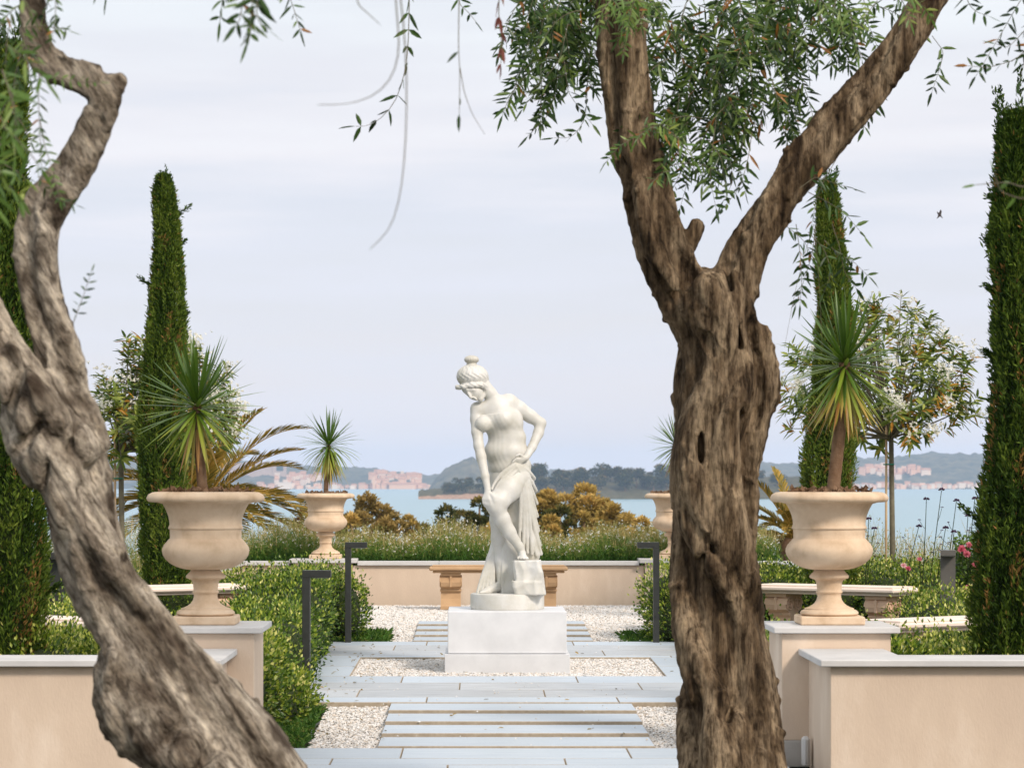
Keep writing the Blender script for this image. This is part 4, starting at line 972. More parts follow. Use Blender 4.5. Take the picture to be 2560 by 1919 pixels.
lt2 = [(150, 1150, 105, 0), (95, 1060, 105, -.02), (40, 960, 85, -.03), (0, 880, 72, -.03), (-45, 780, 62, -.03), (-90, 680, 56, -.02), (-140, 560, 50, 0)]
lt3 = [(190, 1120, 95, .03), (172, 1030, 75, .04), (160, 950, 66, .05), (155, 890, 68, .05), (130, 800, 58, .05), (110, 720, 56, .05), (103, 640, 58, .05), (98, 560, 64, .05), (115, 500, 66, .05), (165, 460, 56, .04), (205, 395, 56, .03), (238, 320, 55, .02), (266, 262, 58, .0), (284, 232, 52, .0), (272, 222, 46, .0), (200, 196, 50, .0), (140, 178, 48, .0), (98, 160, 46, 0), (82, 110, 34, 0), (80, 40, 32, 0), (82, -60, 31, 0), (90, -260, 28, 0)]
lt4 = [(150, 160, 26, -.03), (148, 142, 22, -.03)]
lt6 = [(262, 235, 40, -.01), (292, 208, 30, -.01), (306, 200, 22, -.01)]
lt5 = [(305, 1640, 74, -.04), (290, 1715, 68, -.05), (288, 1790, 62, -.05), (335, 1850, 50, -.03), (430, 1888, 54, -.02)]
holes_l = [(150, 1410, 14, 50, -18, .11, .07), (262, 1560, 14, 60, -20, .11, .05), (250, 1430, 12, 26, 0, .12, .04), (310, 1505, 15, 17, 0, .12, .04), (320, 1630, 15, 46, -12, .12, .05), (380, 1590, 13, 55, -22, .12, .05), (385, 1665, 30, 16, -20, .13, .06), (290, 1735, 34, 18, -25, .14, .05), (300, 1825, 50, 10, -20, .16, .05), (470, 1790, 22, 60, -38, .15, .06), (545, 1715, 12, 20, -30, .14, .04), (610, 1792, 9, 10, 0, .14, .04), (45, 1010, 20, 70, -15, .11, .06), (75, 1110, 16, 50, -40, .12, .05), (200, 1065, 12, 44, -15, .1, .05), (540, 1860, 14, 45, -35, .15, .05), (120, 1230, 8, 60, -12, .11, .03), (12, 785, 14, 18, 0, .06, .03), (20, 850, 12, 10, 0, .07, .03)]
tl = olive('olive_tree', 'leaning gnarled olive tree with pale grey trunk and crooked limb', [(lt, 7, 1.3), (lt2, 6, .8), (lt3, 6, .6), (lt4, 3, 0), (lt5, 4, .5), (lt6, 4, 0)], holes_l, YL, .0068,
           P(-200, 2480, YL) + np.array([0, -.34, 0]), P(1090, -280, YL) + np.array([0, .36, 0]), 55, M['bark_grey'], tuple(P(860, 2395, YL)))

# ------------------------------------------------------------------ olive twigs
def twig(par, pts, rad, sp, Ln, wd, r, mt, tint=(.1, .8), leaf_from=.05, name='leafy_twig', skip=0.0, spread=.75, curl=.12):
    pts = np.asarray(pts, float); d = np.diff(pts, axis=0); s = np.concatenate([[0], np.cumsum(np.linalg.norm(d, axis=1))])
    tube = MB().tube(pts, np.linspace(rad, rad * .45, len(pts)), 4, False); parts = [(np.concatenate(tube.V), [np.array(tube.F[4])], 0.3, 1)]
    q = np.arange(s[-1] * leaf_from, s[-1] * 1.001, sp); A = []; D = []; N = []; Ls = []
    for i, a in enumerate(q):
        p = np.array([np.interp(a, s, pts[:, j]) for j in range(3)]); k = min(np.searchsorted(s, a, 'right') - 1, len(d) - 1); tdir = unit(d[k])
        w_ = unit(np.cross(tdir, unit(r.normal(size=3)))); 
        for e in (-1, 1):
            if r.random() < skip: continue
            A.append(p); D.append(tdir * (1.15 - spread) + e * w_ * spread + r.normal(0, .12, 3)); N.append(np.cross(tdir, w_) + r.normal(0, .5, 3)); Ls.append(Ln * r.uniform(.65, 1.1) * (1 - .35 * (a / s[-1]) ** 3))
    if a == q[-1] and len(q): A.append(pts[-1]); D.append(unit(d[-1])); N.append(r.normal(size=3)); Ls.append(Ln * .8)
    if A:
        n = len(A); V, F, c = leaves(np.array(A), np.array(D), np.array(N), np.array(Ls), wd * r.uniform(.8, 1.15, n), 'lance', .3, curl)
        tt = np.clip(r.uniform(tint[0], tint[1], n), 0, 1); tt = np.where(r.random(n) < .035, .97, tt); parts.append((V, F, np.repeat(tt, c), 0))
    V, F, T, MI = cat_meshes(parts)
    return obj(name, mk_mesh(name, V, F, False, {'tint': T}, MI), [mt, M['twig']], par)
def spray_path(p0, d0, Ln, r, grav=.9, n=7, wob=.12):
    p = np.array(p0, float); d = unit(np.array(d0, float)); out = [p.copy()]
    for i in range(n - 1):
        p = p + d * Ln / (n - 1); out.append(p.copy()); d = unit(d + np.array([0, 0, -grav / n]) + r.normal(0, wob, 3) * .5)
    return out
ro = np.random.default_rng(99)
def canopy(par, polys, mt, Y, yr, n, Lr, leaf, sp, tint, grav=.9, dirx=(-1, 1)):
    for x0, x1, y0, y1, k in polys:
        for i in range(k):
            px, py = ro.uniform(x0, x1), ro.uniform(y0, y1); yy = Y + ro.uniform(*yr)
            d = np.array([ro.uniform(*dirx), ro.uniform(-.5, .5), ro.uniform(-1.1, .15)])
            twig(par, spray_path(P(px, py, yy), d, ro.uniform(*Lr), ro, grav), .0022, sp, leaf * ro.uniform(.8, 1.1), leaf * .155, ro, mt, tint)
# dense crown of the upright olive: (x0,x1,y0,y1,count)
canopy(tr, [(1640, 2110, -60, 60, 44), (1640, 1980, 40, 150, 32), (1640, 1840, 120, 260, 22), (1960, 2180, -60, 60, 22), (1830, 2010, 90, 230, 24), (1620, 1740, 230, 330, 10), (1740, 1900, 180, 300, 13), (1930, 2010, 200, 290, 5),
            (1350, 1510, -70, 40, 28), (1330, 1480, 20, 110, 22), (1320, 1440, 80, 190, 16), (1480, 1640, -90, 20, 20), (1650, 1850, 250, 380, 14), (1640, 1720, 330, 420, 5)], M['olive_leaf'], YR, (-.1, .75), 0, (.14, .27), .09, .022, (.05, .88), 1.25, (-.7, .7))
canopy(tr, [(1500, 1640, -60, 60, 9), (1590, 1650, 300, 340, 3), (1660, 1700, 395, 430, 2)], M['olive_leaf'], YR - .45, (-.15, .1), 0, (.12, .22), .07, .018, (.45, .9), .8)
canopy(tr, [(1500, 1620, -20, 60, 4), (2000, 2260, -60, 40, 8), (1600, 1660, 300, 335, 2)], M['olive_light'], YR - 1.2, (-.3, .2), 0, (.1, .2), .07, .02, (.2, .8), .9)
# crown above the picture
canopy(tr, [(1250, 2500, -420, -90, 26)], M['olive_leaf'], YR, (-.6, 1.0), 0, (.2, .34), .075, .026, (.0, .75), .8)
def ptwig(par, pl, Y, rad=.0024, sp=.03, leaf=.07, mt=None, tint=(.0, .6), lf=.1, skip=0, dy=0.0, spread=.75):
    pts = []; n = 14; pl = np.array(pl, float); s = np.linspace(0, 1, len(pl)); q = np.linspace(0, 1, n)
    for a in q: pts.append(P(np.interp(a, s, pl[:, 0]), np.interp(a, s, pl[:, 1]), Y + dy * a))
    pts = np.array(pts); pts[1:-1] = .25 * pts[:-2] + .5 * pts[1:-1] + .25 * pts[2:]
    return twig(par, pts, rad, sp, leaf, leaf * .19, ro, mt or M['olive_leaf'], tint, lf, 'hanging_twig', skip, spread)
# single hanging twigs
ptwig(tr, [(1022, -160), (1024, -20), (1022, 60), (1020, 140), (1008, 200), (990, 255), (960, 290), (925, 318), (890, 316)], 11.8, .0022, .066, .092, lf=.2)
ptwig(tr, [(1140, -120), (1146, 10), (1170, 30), (1190, 55)], 12.2, .002, .04, .06)
ptwig(tr, [(1150, -100), (1147, 40), (1146, 120), (1150, 180), (1148, 285)], 8.6, .0018, .13, .06, lf=.3, skip=.45)
ptwig(tr, [(1150, 170), (1160, 230), (1180, 285), (1208, 330)], 8.6, .0014, 9, .01, lf=.99, skip=1)
for a, b_ in ((1262, 60), (1300, 20), (1330, -10)): ptwig(tr, [(1350, -80), (a + 20, b_ - 30), (a, b_ + 15), (a - 15, b_ + 75)], 12.5, .002, .03, .066)
ptwig(tr, [(1250, -60), (1246, 40), (1256, 110), (1252, 160)], 9.5, .002, .05, .06, mt=M['far_red'], tint=(.1, .5), skip=.3, spread=.3)
# bare blurred twigs close by
ptwig(tr, [(980, -140), (992, 40), (1000, 120), (985, 190), (940, 240), (870, 262), (800, 262)], 6.6, .0019, 9, .01, lf=.99, skip=1)
ptwig(tr, [(985, -140), (1012, 80), (1018, 220), (1014, 380), (1000, 500), (975, 575), (930, 618)], 6.6, .0019, 9, .01, lf=.99, skip=1)
ptwig(tr, [(885, -60), (894, 12), (920, 34), (948, 60)], 7.0, .0018, 9, .01, lf=.99, skip=1)
# sprays hanging right of the fork
for pl in [[(1790, 300), (1780, 380), (1775, 450), (1790, 520)], [(1880, 330), (1870, 400), (1850, 470), (1800, 530)], [(1890, 560), (1960, 560), (2010, 600), (2040, 660)], [(2020, 480), (2060, 500), (2110, 530), (2160, 590)], [(2000, 470), (2040, 440), (2090, 460), (2130, 470)],
           [(2040, 560), (2030, 640), (2010, 700), (1990, 760)], [(2080, 560), (2100, 620), (2110, 680), (2140, 720)], [(1990, 560), (2000, 630), (2005, 700), (2000, 760)], [(2020, 580), (2060, 620), (2080, 680), (2060, 730)], [(2090, 400), (2060, 450), (2040, 500), (2030, 560)],
           [(1480, 60), (1470, 180), (1465, 300), (1430, 345), (1385, 345)], [(1400, 120), (1390, 230), (1370, 290), (1320, 340)], [(1410, 150), (1420, 230), (1440, 260), (1480, 310)], [(1420, 60), (1400, 150), (1360, 200), (1310, 240)],
           [(1690, 330), (1700, 400), (1720, 450), (1700, 520)], [(1770, 360), (1830, 400), (1830, 460), (1810, 500)], [(2150, 130), (2180, 180), (2200, 240), (2160, 320)], [(2330, 90), (2360, 130), (2350, 170), (2330, 230)], [(2060, 600), (2100, 640), (2130, 650), (2170, 690)]]:
    ptwig(tr, pl, YR + ro.uniform(-.3, .25), .0018, .03, .08, tint=(.0, .7), lf=.25, skip=.15)
ptwig(tr, [(2035, 560), (2010, 640), (1985, 740), (1962, 865)], YR, .0012, 9, .01, lf=.99, skip=1)
ptwig(tr, [(2035, 570), (2045, 660), (2052, 780), (2055, 880)], YR, .0012, 9, .01, lf=.99, skip=1)
# leaves in the upper right corner and across the dark cypress
for pl in [[(2590, -60), (2540, 20), (2500, 90), (2440, 190)], [(2600, 20), (2560, 80), (2520, 120), (2490, 110)], [(2620, 60), (2570, 120), (2560, 160), (2550, 200)], [(2400, -80), (2420, 10), (2440, 30), (2470, 40)], [(2600, 90), (2540, 150), (2470, 170), (2420, 165)]]:
    ptwig(tr, pl, 11.2, .002, .035, .068, tint=(.0, .5), lf=.15)
for pl in [[(2640, 470), (2560, 500), (2500, 480), (2485, 430)], [(2620, 440), (2560, 470), (2520, 455), (2440, 462)]]:
    ptwig(tr, pl, 8.0, .0022, .05, .05, mt=M['olive_light'], tint=(.3, .9), lf=.3, skip=.4)
# leaves of the leaning olive
canopy(tl, [(-90, 30, -60, 330, 6), (-80, 30, 250, 500, 5)], M['olive_light'], 6.9, (-.4, .4), 0, (.09, .17), .075, .027, (.1, .8), .5, (-.4, 1.0))
canopy(tl, [(-60, 70, -60, 200, 8), (-60, 50, 200, 420, 6)], M['olive_leaf'], 8.6, (-.2, .2), 0, (.08, .16), .056, .017, (.2, .85), .6)
canopy(tl, [(-500, 700, -420, -170, 36)], M['olive_leaf'], 8.8, (-.5, .6), 0, (.2, .34), .07, .026, (.0, .8), .8)
for pl in [[(135, -60), (140, 20), (135, 70), (128, 110)], [(98, 150), (96, 260), (100, 330), (105, 420)], [(100, 300), (110, 360), (130, 420), (150, 500)], [(30, 40), (20, 80), (16, 120), (14, 170)], [(180, 815), (195, 775), (210, 735), (228, 680)], [(100, 190), (150, 195), (190, 205), (250, 205)], [(95, 440), (120, 480), (150, 500), (190, 512)]]:
    ptwig(tl, pl, 8.2, .0014, .022, .036, mt=M['olive_leaf'] if pl[0][0] != 100 else M['olive_light'], tint=(.1, .7), lf=.1)
for pl in [[(640, -80), (632, 0), (628, 50), (624, 70)], [(620, -60), (606, 10), (600, 50), (590, 62)], [(650, -60), (640, 30), (650, 60), (668, 72)], [(632, 20), (630, 60), (624, 90), (618, 106)]]:
    ptwig(tl, pl, 7.6, .0018, .024, .066, tint=(.1, .7), lf=.2)

# ------------------------------------------------------------------ hedges and shrubs
def hedge(name, label, cat, blobs, n, group=None, leaf=.031, seed=0, ground=None, tint=0.0):
    r = np.random.default_rng(seed); B = np.array(blobs, float); x0 = B[:, 0].mean(); y0 = B[:, 1].mean()
    t = thing(name, label, cat, (x0, y0, gz(y0) - .02), group)
    area = np.array([b[3] * b[5] + b[4] * b[5] + b[3] * b[4] for b in B]); Ps, Ds, Ts = [], [], []
    for b, a in zip(B, area / area.sum()):
        k = int(n * a * 1.25); d = rdir(k, r); q = r.uniform(0, 1, k) ** .6
        bump = 1 + .10 * np.sin(d[:, 0] * 7 + b[0] * 9) * np.sin(d[:, 1] * 6 + b[1] * 5) + .08 * np.sin(d[:, 2] * 11 + b[0] * 3) + .05 * r.normal(size=k)
        p = b[:3] + d * b[3:] * (.72 + .33 * q)[:, None] * bump[:, None]
        ok = p[:, 2] > gz(y0) - .01
        for c in B:
            if c is b: continue
            ok &= (((p - c[:3]) / c[3:]) ** 2).sum(1) > .5
        sp_ = r.random(k) < .12; p = p + d * np.where(sp_, r.uniform(0, .08, k), 0)[:, None] + np.array([0, 0, 1.0]) * np.where(sp_, r.uniform(0, .08, k), 0)[:, None]
        Ps.append(p[ok]); Ds.append((d * .8 + np.array([0, 0, .55]))[ok]); Ts.append((.34 + .30 * (q - .5) + .16 * d[:, 2] + r.normal(0, .25, k) - .02 + tint)[ok])  # inner leaves darker, upper ones lighter: shade and highlight put into tint
    p, d, tt = np.concatenate(Ps), np.concatenate(Ds), np.clip(np.concatenate(Ts), 0, 1); k = len(p)
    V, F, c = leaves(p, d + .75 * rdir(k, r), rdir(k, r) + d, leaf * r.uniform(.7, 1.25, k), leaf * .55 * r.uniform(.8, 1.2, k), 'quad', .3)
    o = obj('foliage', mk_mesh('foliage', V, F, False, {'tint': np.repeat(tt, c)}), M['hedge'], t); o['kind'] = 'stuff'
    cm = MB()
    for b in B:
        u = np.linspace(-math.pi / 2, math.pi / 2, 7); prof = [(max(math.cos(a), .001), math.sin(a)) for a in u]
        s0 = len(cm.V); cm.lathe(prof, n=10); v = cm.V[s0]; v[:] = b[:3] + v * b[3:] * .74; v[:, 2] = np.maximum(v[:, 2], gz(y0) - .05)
    obj('dark_branch_core', cm.mesh('dark_branch_core', True), M['hedge_core'], t)  # solid dark core for the twiggy inside, its shade put into the colour
    return t
def row_blobs(x0, x1, y0, y1, zt, nx, ny, r, zb=None, var=.08):
    out = []
    for i in range(nx):
        for j in range(ny):
            x = x0 + (i + .5) / nx * (x1 - x0) + r.uniform(-.04, .04); y = y0 + (j + .5) / ny * (y1 - y0) + r.uniform(-.04, .04); z0 = gz(y) if zb is None else zb
            top = zt + r.uniform(-var, var * .5); out.append((x, y, (z0 + top) / 2 - .03, (x1 - x0) / nx * .68, (y1 - y0) / ny * .68, (top - z0) / 2 + .04))
    return out
rb = random.Random(17)
hedge('box_hedge', 'yellow green box hedge beside the lamp before the statue', 'hedge', row_blobs(-2.0, -1.40, 16.75, 18.75, .46, 2, 4, rb) + [(-1.42, 18.0, .02, .2, .5, .22), (-1.38, 18.5, .0, .18, .35, .2)], 22000, seed=1, tint=.12)
hedge('box_hedge', 'green box hedge peeping out between upright olive trunk and urn pillar', 'hedge', row_blobs(1.30, 1.98, 16.75, 18.75, .44, 2, 4, rb), 12000, seed=2, tint=.08)
hedge('box_hedge', 'dense green hedge between the two right angled lamps beside the statue', 'hedge', row_blobs(-1.98, -1.40, 20.0, 22.4, .50, 2, 4, rb) + row_blobs(-2.02, -1.40, 22.4, 24.4, .68, 2, 3, rb) + row_blobs(-2.7, -1.95, 20.0, 23.6, .24, 2, 4, rb), 40000, seed=3, tint=-.06)
hedge('box_hedge', 'rounded green shrub behind the tall lamp and small urn', 'hedge', row_blobs(-1.95, -1.42, 24.6, 26.4, .62, 2, 3, rb) + [(-1.36, 25.3, .25, .22, .5, .34)], 16000, seed=4)
hedge('box_hedge', 'rounded bright green shrub behind the lamp by the upright olive', 'hedge', row_blobs(1.45, 2.0, 24.7, 26.6, .60, 2, 3, rb) + [(1.42, 25.5, .32, .26, .5, .32), (1.5, 25.2, .15, .3, .5, .3)], 17000, seed=5, tint=.12)
hedge('box_hedge', 'green hedge filling the bed between upright olive and scroll bench', 'hedge', row_blobs(1.50, 2.0, 20.2, 24.2, .26, 2, 5, rb), 9000, seed=6)
hedge('box_hedge', 'light green shrubs between pillar urn and tall dark cypress above the wall', 'hedge', row_blobs(2.0, 3.9, 16.7, 18.4, .46, 5, 3, rb), 34000, seed=7, tint=.10)
hedge('box_hedge', 'light green shrubs above the wall between cypress and leaning trunk', 'hedge', row_blobs(-3.7, -2.05, 16.7, 18.4, .44, 4, 3, rb), 26000, seed=8, tint=.14)
hedge('box_hedge', 'dark green hedge behind the scroll bench below the oleander tree', 'hedge', row_blobs(2.2, 5.2, 26.6, 28.6, .60, 6, 3, rb), 36000, seed=9)
hedge('box_hedge', 'green hedge behind the scroll bench under the slim cypress', 'hedge', row_blobs(-5.0, -2.2, 26.8, 28.4, .52, 5, 3, rb), 26000, seed=10, tint=.06)
hedge('box_hedge', 'bright green hedge around the broad taupe lamp post and roses', 'hedge', row_blobs(3.2, 4.7, 20.6, 25.5, .46, 3, 6, rb) + row_blobs(4.7, 6.3, 20.6, 28.5, .42, 3, 8, rb), 58000, seed=11, tint=.14)
hedge('box_hedge', 'bright green hedge behind the leaning trunk around the grey lamp posts', 'hedge', row_blobs(-4.7, -3.1, 20.6, 25.5, .44, 3, 6, rb) + row_blobs(-6.3, -4.7, 20.6, 28.5, .42, 3, 8, rb), 50000, seed=12, tint=.14)
hedge('box_hedge', 'low leafy shrub at the side wall behind the upright olive', 'hedge', row_blobs(2.35, 2.85, 26.9, 29.5, .52, 1, 4, rb), 9000, seed=13, tint=.1)

# low dark groundcover at the bed edges and a grass tuft
def grass(name, label, x0, x1, y0, y1, n, h, seed, kind=None, lay=.6):
    r = np.random.default_rng(seed); x = r.uniform(x0, x1, n); y = r.uniform(y0, y1, n); z = np.interp(y, [a for a, b in GY], [b for a, b in GY]) - .02
    d = np.stack([r.normal(0, lay, n), r.normal(0, lay, n), np.ones(n)], 1)
    V, F, c = leaves(np.stack([x, y, z], 1), d, rdir(n, r), h * r.uniform(.5, 1.2, n), .011, 'lance', .2, .35)
    o = obj(name, mk_mesh(name, V, F, False, {'tint': np.repeat(r.uniform(0, .55, n), c)}), M['gaura'])
    return tag(o, label, 'grass', kind='stuff')
grass('grass_tuft', 'dark green grass spilling onto the gravel by the tall lamp', -1.45, -.98, 24.95, 26.1, 2600, .13, 1)
grass('ground_cover', 'low dark green ground cover below the hedge before the statue', -1.75, -1.16, 16.3, 18.6, 4200, .07, 2)
grass('ground_cover', 'dark weeds at the foot of the shrub by the upright olive', 1.02, 1.6, 24.95, 26.2, 1800, .10, 3)
r_ = np.random.default_rng(8); n = 160                     # fallen leaves
lx = np.concatenate([r_.uniform(-1.4, 1.4, 60), r_.uniform(-1.3, -.9, 100)]); ly = np.concatenate([r_.uniform(16.2, 26, 60), r_.uniform(16.2, 28, 100)])
lz = np.interp(ly, [14, 16.18, 18.72, 24.85, 27.4, 31], [-.092, -.088, -.025, .021, .082, .085]) + .004
V, F, c = leaves(np.stack([lx, ly, lz], 1), np.stack([r_.normal(size=n), r_.normal(size=n), np.full(n, .12)], 1), np.tile([0, 0, 1.0], (n, 1)) + r_.normal(0, .3, (n, 3)), .035, .012, 'lance', .4)
tag(obj('fallen_leaves', mk_mesh('fallen_leaves', V, F, False, {'tint': np.repeat(r_.uniform(0, .9, n), c)}), M['far_olive']), 'small dry leaves scattered over paving and gravel', 'leaves', kind='stuff')

# ------------------------------------------------------------------ cypresses
def cypress(label, x, y, ztop, rmax, n, seed, dark=0.0, z0=None, stray=()):
    r = np.random.default_rng(seed); z0 = gz(y) if z0 is None else z0; H = ztop - z0; t = thing('cypress_tree', label, 'cypress', (x, y, z0))
    def rad(u): return rmax * np.clip(np.minimum(1, (u + .03) * 7), 0, 1) * (1 - np.clip((u - .25) / .75, 0, 1) ** 1.5 * .68) * np.where(u > .965, np.sqrt(np.clip((1.0 - u) / .035, 0, 1)) * .75 + .25, 1)
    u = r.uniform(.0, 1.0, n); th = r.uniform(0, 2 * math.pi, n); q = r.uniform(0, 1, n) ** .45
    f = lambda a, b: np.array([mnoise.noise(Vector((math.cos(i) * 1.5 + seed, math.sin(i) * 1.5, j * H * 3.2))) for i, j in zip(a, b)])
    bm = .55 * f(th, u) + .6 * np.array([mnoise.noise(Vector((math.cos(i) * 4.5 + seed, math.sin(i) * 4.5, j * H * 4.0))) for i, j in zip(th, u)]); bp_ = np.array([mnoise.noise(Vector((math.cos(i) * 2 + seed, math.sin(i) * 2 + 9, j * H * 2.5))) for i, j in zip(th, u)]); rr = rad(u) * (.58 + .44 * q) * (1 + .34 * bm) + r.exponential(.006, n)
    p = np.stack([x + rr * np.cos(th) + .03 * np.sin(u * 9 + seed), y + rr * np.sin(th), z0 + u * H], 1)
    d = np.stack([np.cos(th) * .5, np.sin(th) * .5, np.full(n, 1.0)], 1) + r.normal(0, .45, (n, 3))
    tt = np.clip(.42 + .6 * (q - .6) + .45 * bm + r.normal(0, .13, n) - dark, 0, .9); tt = np.where(r.random(n) < np.where(bp_ > .38, .35, .012), .97, tt)  # leaves darker inside and between clumps, shade put into the tint
    sz = .036 * r.uniform(.5, 1.5, n)
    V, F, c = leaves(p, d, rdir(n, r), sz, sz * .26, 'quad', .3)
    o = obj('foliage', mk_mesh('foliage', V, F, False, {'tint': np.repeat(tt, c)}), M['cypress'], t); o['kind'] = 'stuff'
    us = np.linspace(.03, .97, 40); obj('dark_branch_core', MB().lathe([(.001, .02 * H)] + [(float(rad(np.array(a))) * .66, a * H) for a in us] + [(.001, .975 * H)], (x, y, z0), 14).mesh('inner', True), M['cypress_core'], t)  # solid dark cone in place of branches, inner shade put into its colour
    obj('trunk', MB().tube([(x, y, z0 - .05), (x, y, z0 + .3), (x, y, z0 + H * .8)], [.045, .04, .01], 8).mesh('trunk'), M['wood'], t)
    for k_ in range(9 if dark < .1 else 26):                                      # ragged tips
        stray = list(stray) + [(z0 + H * r.uniform(.90, .97), r.uniform(0, 6.28), -1.0)]
    for sz_, sa, sl in stray:                               # side sprigs sticking out
        uu = (sz_ - z0) / H; b = np.array([x + math.cos(sa) * float(rad(np.array(uu))) * .8, y + math.sin(sa) * float(rad(np.array(uu))) * .8, sz_]); k = 90
        s = r.uniform(0, 1, k); dd = np.array([math.cos(sa), math.sin(sa) * .3, .75]) if sl > 0 else np.array([math.cos(sa) * .12, math.sin(sa) * .12, 1.0]); b = b if sl > 0 else np.array([x + math.cos(sa) * rmax * (.2 if dark < .1 else .42) + .03 * math.sin(9 + seed), y + math.sin(sa) * rmax * .2, sz_]); sl = sl if sl > 0 else r.uniform(.18, .36); pp = b + s[:, None] * sl * unit(dd) + r.normal(0, .008, (k, 3))
        V, F, c = leaves(pp, dd + r.normal(0, .5, (k, 3)), rdir(k, r), .045 * (1.2 - .6 * s), .012, 'quad')
        obj('sprig', mk_mesh('sprig', V, F, False, {'tint': np.repeat(r.uniform(.1, .6, k), c)}), M['cypress'], t)
zt = lambda py, Y: CZ - (py - 1205) * Y / FPX
cypress('slim green cypress rising behind the urn by the leaning olive', P(412, 1300, 27)[0], 27.0, zt(440, 27), .21, 76000, 1, stray=[(zt(720, 27), math.pi, .16), (zt(545, 27), 0.2, .2), (zt(620, 27), .1, .12), (zt(800, 27), 0, .12)])
cypress('slim yellow green cypress rising behind the urn with drooping palm', P(2078, 1300, 27)[0], 27.0, zt(455, 27), .22, 76000, 2, dark=-.10)
cypress('tall dark cypress standing behind the wall with the grey fixture', P(2552, 1300, 17)[0], 17.0, zt(285, 17), .22, 90000, 3, dark=.12, stray=[(zt(630, 17), math.pi, .14), (zt(520, 17), math.pi, .12), (zt(1320, 17), math.pi, .22), (zt(740, 17), math.pi, .1), (zt(900, 17), math.pi, .1)])
cypress('dark cypress behind the wall and the crooked olive limb', P(22, 1300, 17)[0], 17.0, zt(110, 17), .20, 70000, 4, dark=.04, stray=[(zt(1500, 17), 0.1, .16)])

# ------------------------------------------------------------------ oleanders
def oleander(label, x, y, zc, cr, ch, lean, seed, ztr):
    r = np.random.default_rng(seed); z0 = gz(y); t = thing('oleander_tree', label, 'oleander', (x, y, z0))
    top = np.array([x, y, ztr]); mb = MB(); mb.tube([(x + .02, y, z0 - .05), (x + .01, y, (z0 + ztr) / 2), top], [.032, .027, .024], 8)
    parts = []; pet = []
    tips = []
    for k in range(165):
        d = rdir(1, r)[0]; d[2] = d[2] if d[2] > -.75 else -d[2]; q = r.uniform(.35, 1.0) ** .6
        tips.append(np.array([x + lean, y, zc]) + d * q * np.array([cr, cr * .8, ch]))
    for k, tp in enumerate(tips):
        mid = top + (tp - top) * .5 + np.array([(tp[0] - x) * .12, 0, .10 * r.uniform(-.2, 1)]); pts = [(1 - u) ** 2 * top + 2 * u * (1 - u) * mid + u * u * tp for u in np.linspace(0, 1, 7)]
        if k % 3 == 0: mb.tube(pts, np.linspace(.012, .003, 7), 5, False)
        bd = unit(pts[-1] - pts[-2]); bd = unit(bd + np.array([0, 0, .35])); n = 19
        yel = r.random() < .13; s = r.uniform(-.16, .02, n)
        a = r.normal(size=(n, 3)); a = unit(a - (a @ bd)[:, None] * bd); D = a * .85 + bd * r.uniform(-.15, .9, n)[:, None]
        V, F, c = leaves(tp + bd * s[:, None], D, bd + r.normal(0, .3, (n, 3)), .15 * r.uniform(.65, 1.1, n), .027, 'lance', .25, .12)
        tt = r.uniform(.1, .85, n); tt = np.where(r.random(n) < (.40 if yel else .04), r.uniform(.88, 1, n), tt); parts.append((V, F, np.repeat(tt, c), 0))
        if r.random() < .36:
            m_ = int(r.uniform(14, 34)); cc = tp + bd * .06 + r.normal(0, .045, (m_, 3))
            for e in range(5):
                ang = e * 1.2566 + r.uniform(0, 1, m_); nn = unit(bd + r.normal(0, .6, (m_, 3))); u1 = unit(np.cross(nn, np.array([.3, .5, .8]))); u2 = np.cross(nn, u1)
                D2 = np.cos(ang)[:, None] * u1 + np.sin(ang)[:, None] * u2
                V, F, c = leaves(cc, D2, nn, .024, .019, 'quad', .1); pet.append((V, F, np.repeat(r.uniform(0, 1, m_), c), 0))
    obj('branches', mb.mesh('branches', True), M['twig'], t)
    V, F, T, MI = cat_meshes(parts); o = obj('foliage', mk_mesh('foliage', V, F, False, {'tint': T}), M['oleander'], t); o['kind'] = 'stuff'
    V, F, T, MI = cat_meshes(pet); o = obj('blossom', mk_mesh('blossom', V, F, False, {'tint': T}), M['petal'], t); o['kind'] = 'stuff'
    obj('stake', MB().tube([(x - .055, y - .03, z0 - .03), (x - .05, y - .03, ztr + .28)], .012, 8).mesh('stake', True), M['stake'], t)
    for zz in (ztr - .25,): obj('tie', MB().tube([(x - .025 + .05 * math.cos(a), y - .015 + .045 * math.sin(a), zz) for a in np.linspace(0, 6.28, 16)], .006, 5).mesh('tie', True), M['tie'], t)
YO = 28.6
oleander('white flowering oleander with stake behind the urn with drooping palm', P(2228, 1300, YO)[0], YO, zt(960, YO), 1.02, .86, -.13, 3, zt(1095, YO))
oleander('white flowering oleander with stake between leaning olive and slim cypress', P(302, 1300, YO)[0], YO, zt(1020, YO), .82, .74, .40, 5, zt(1130, YO))

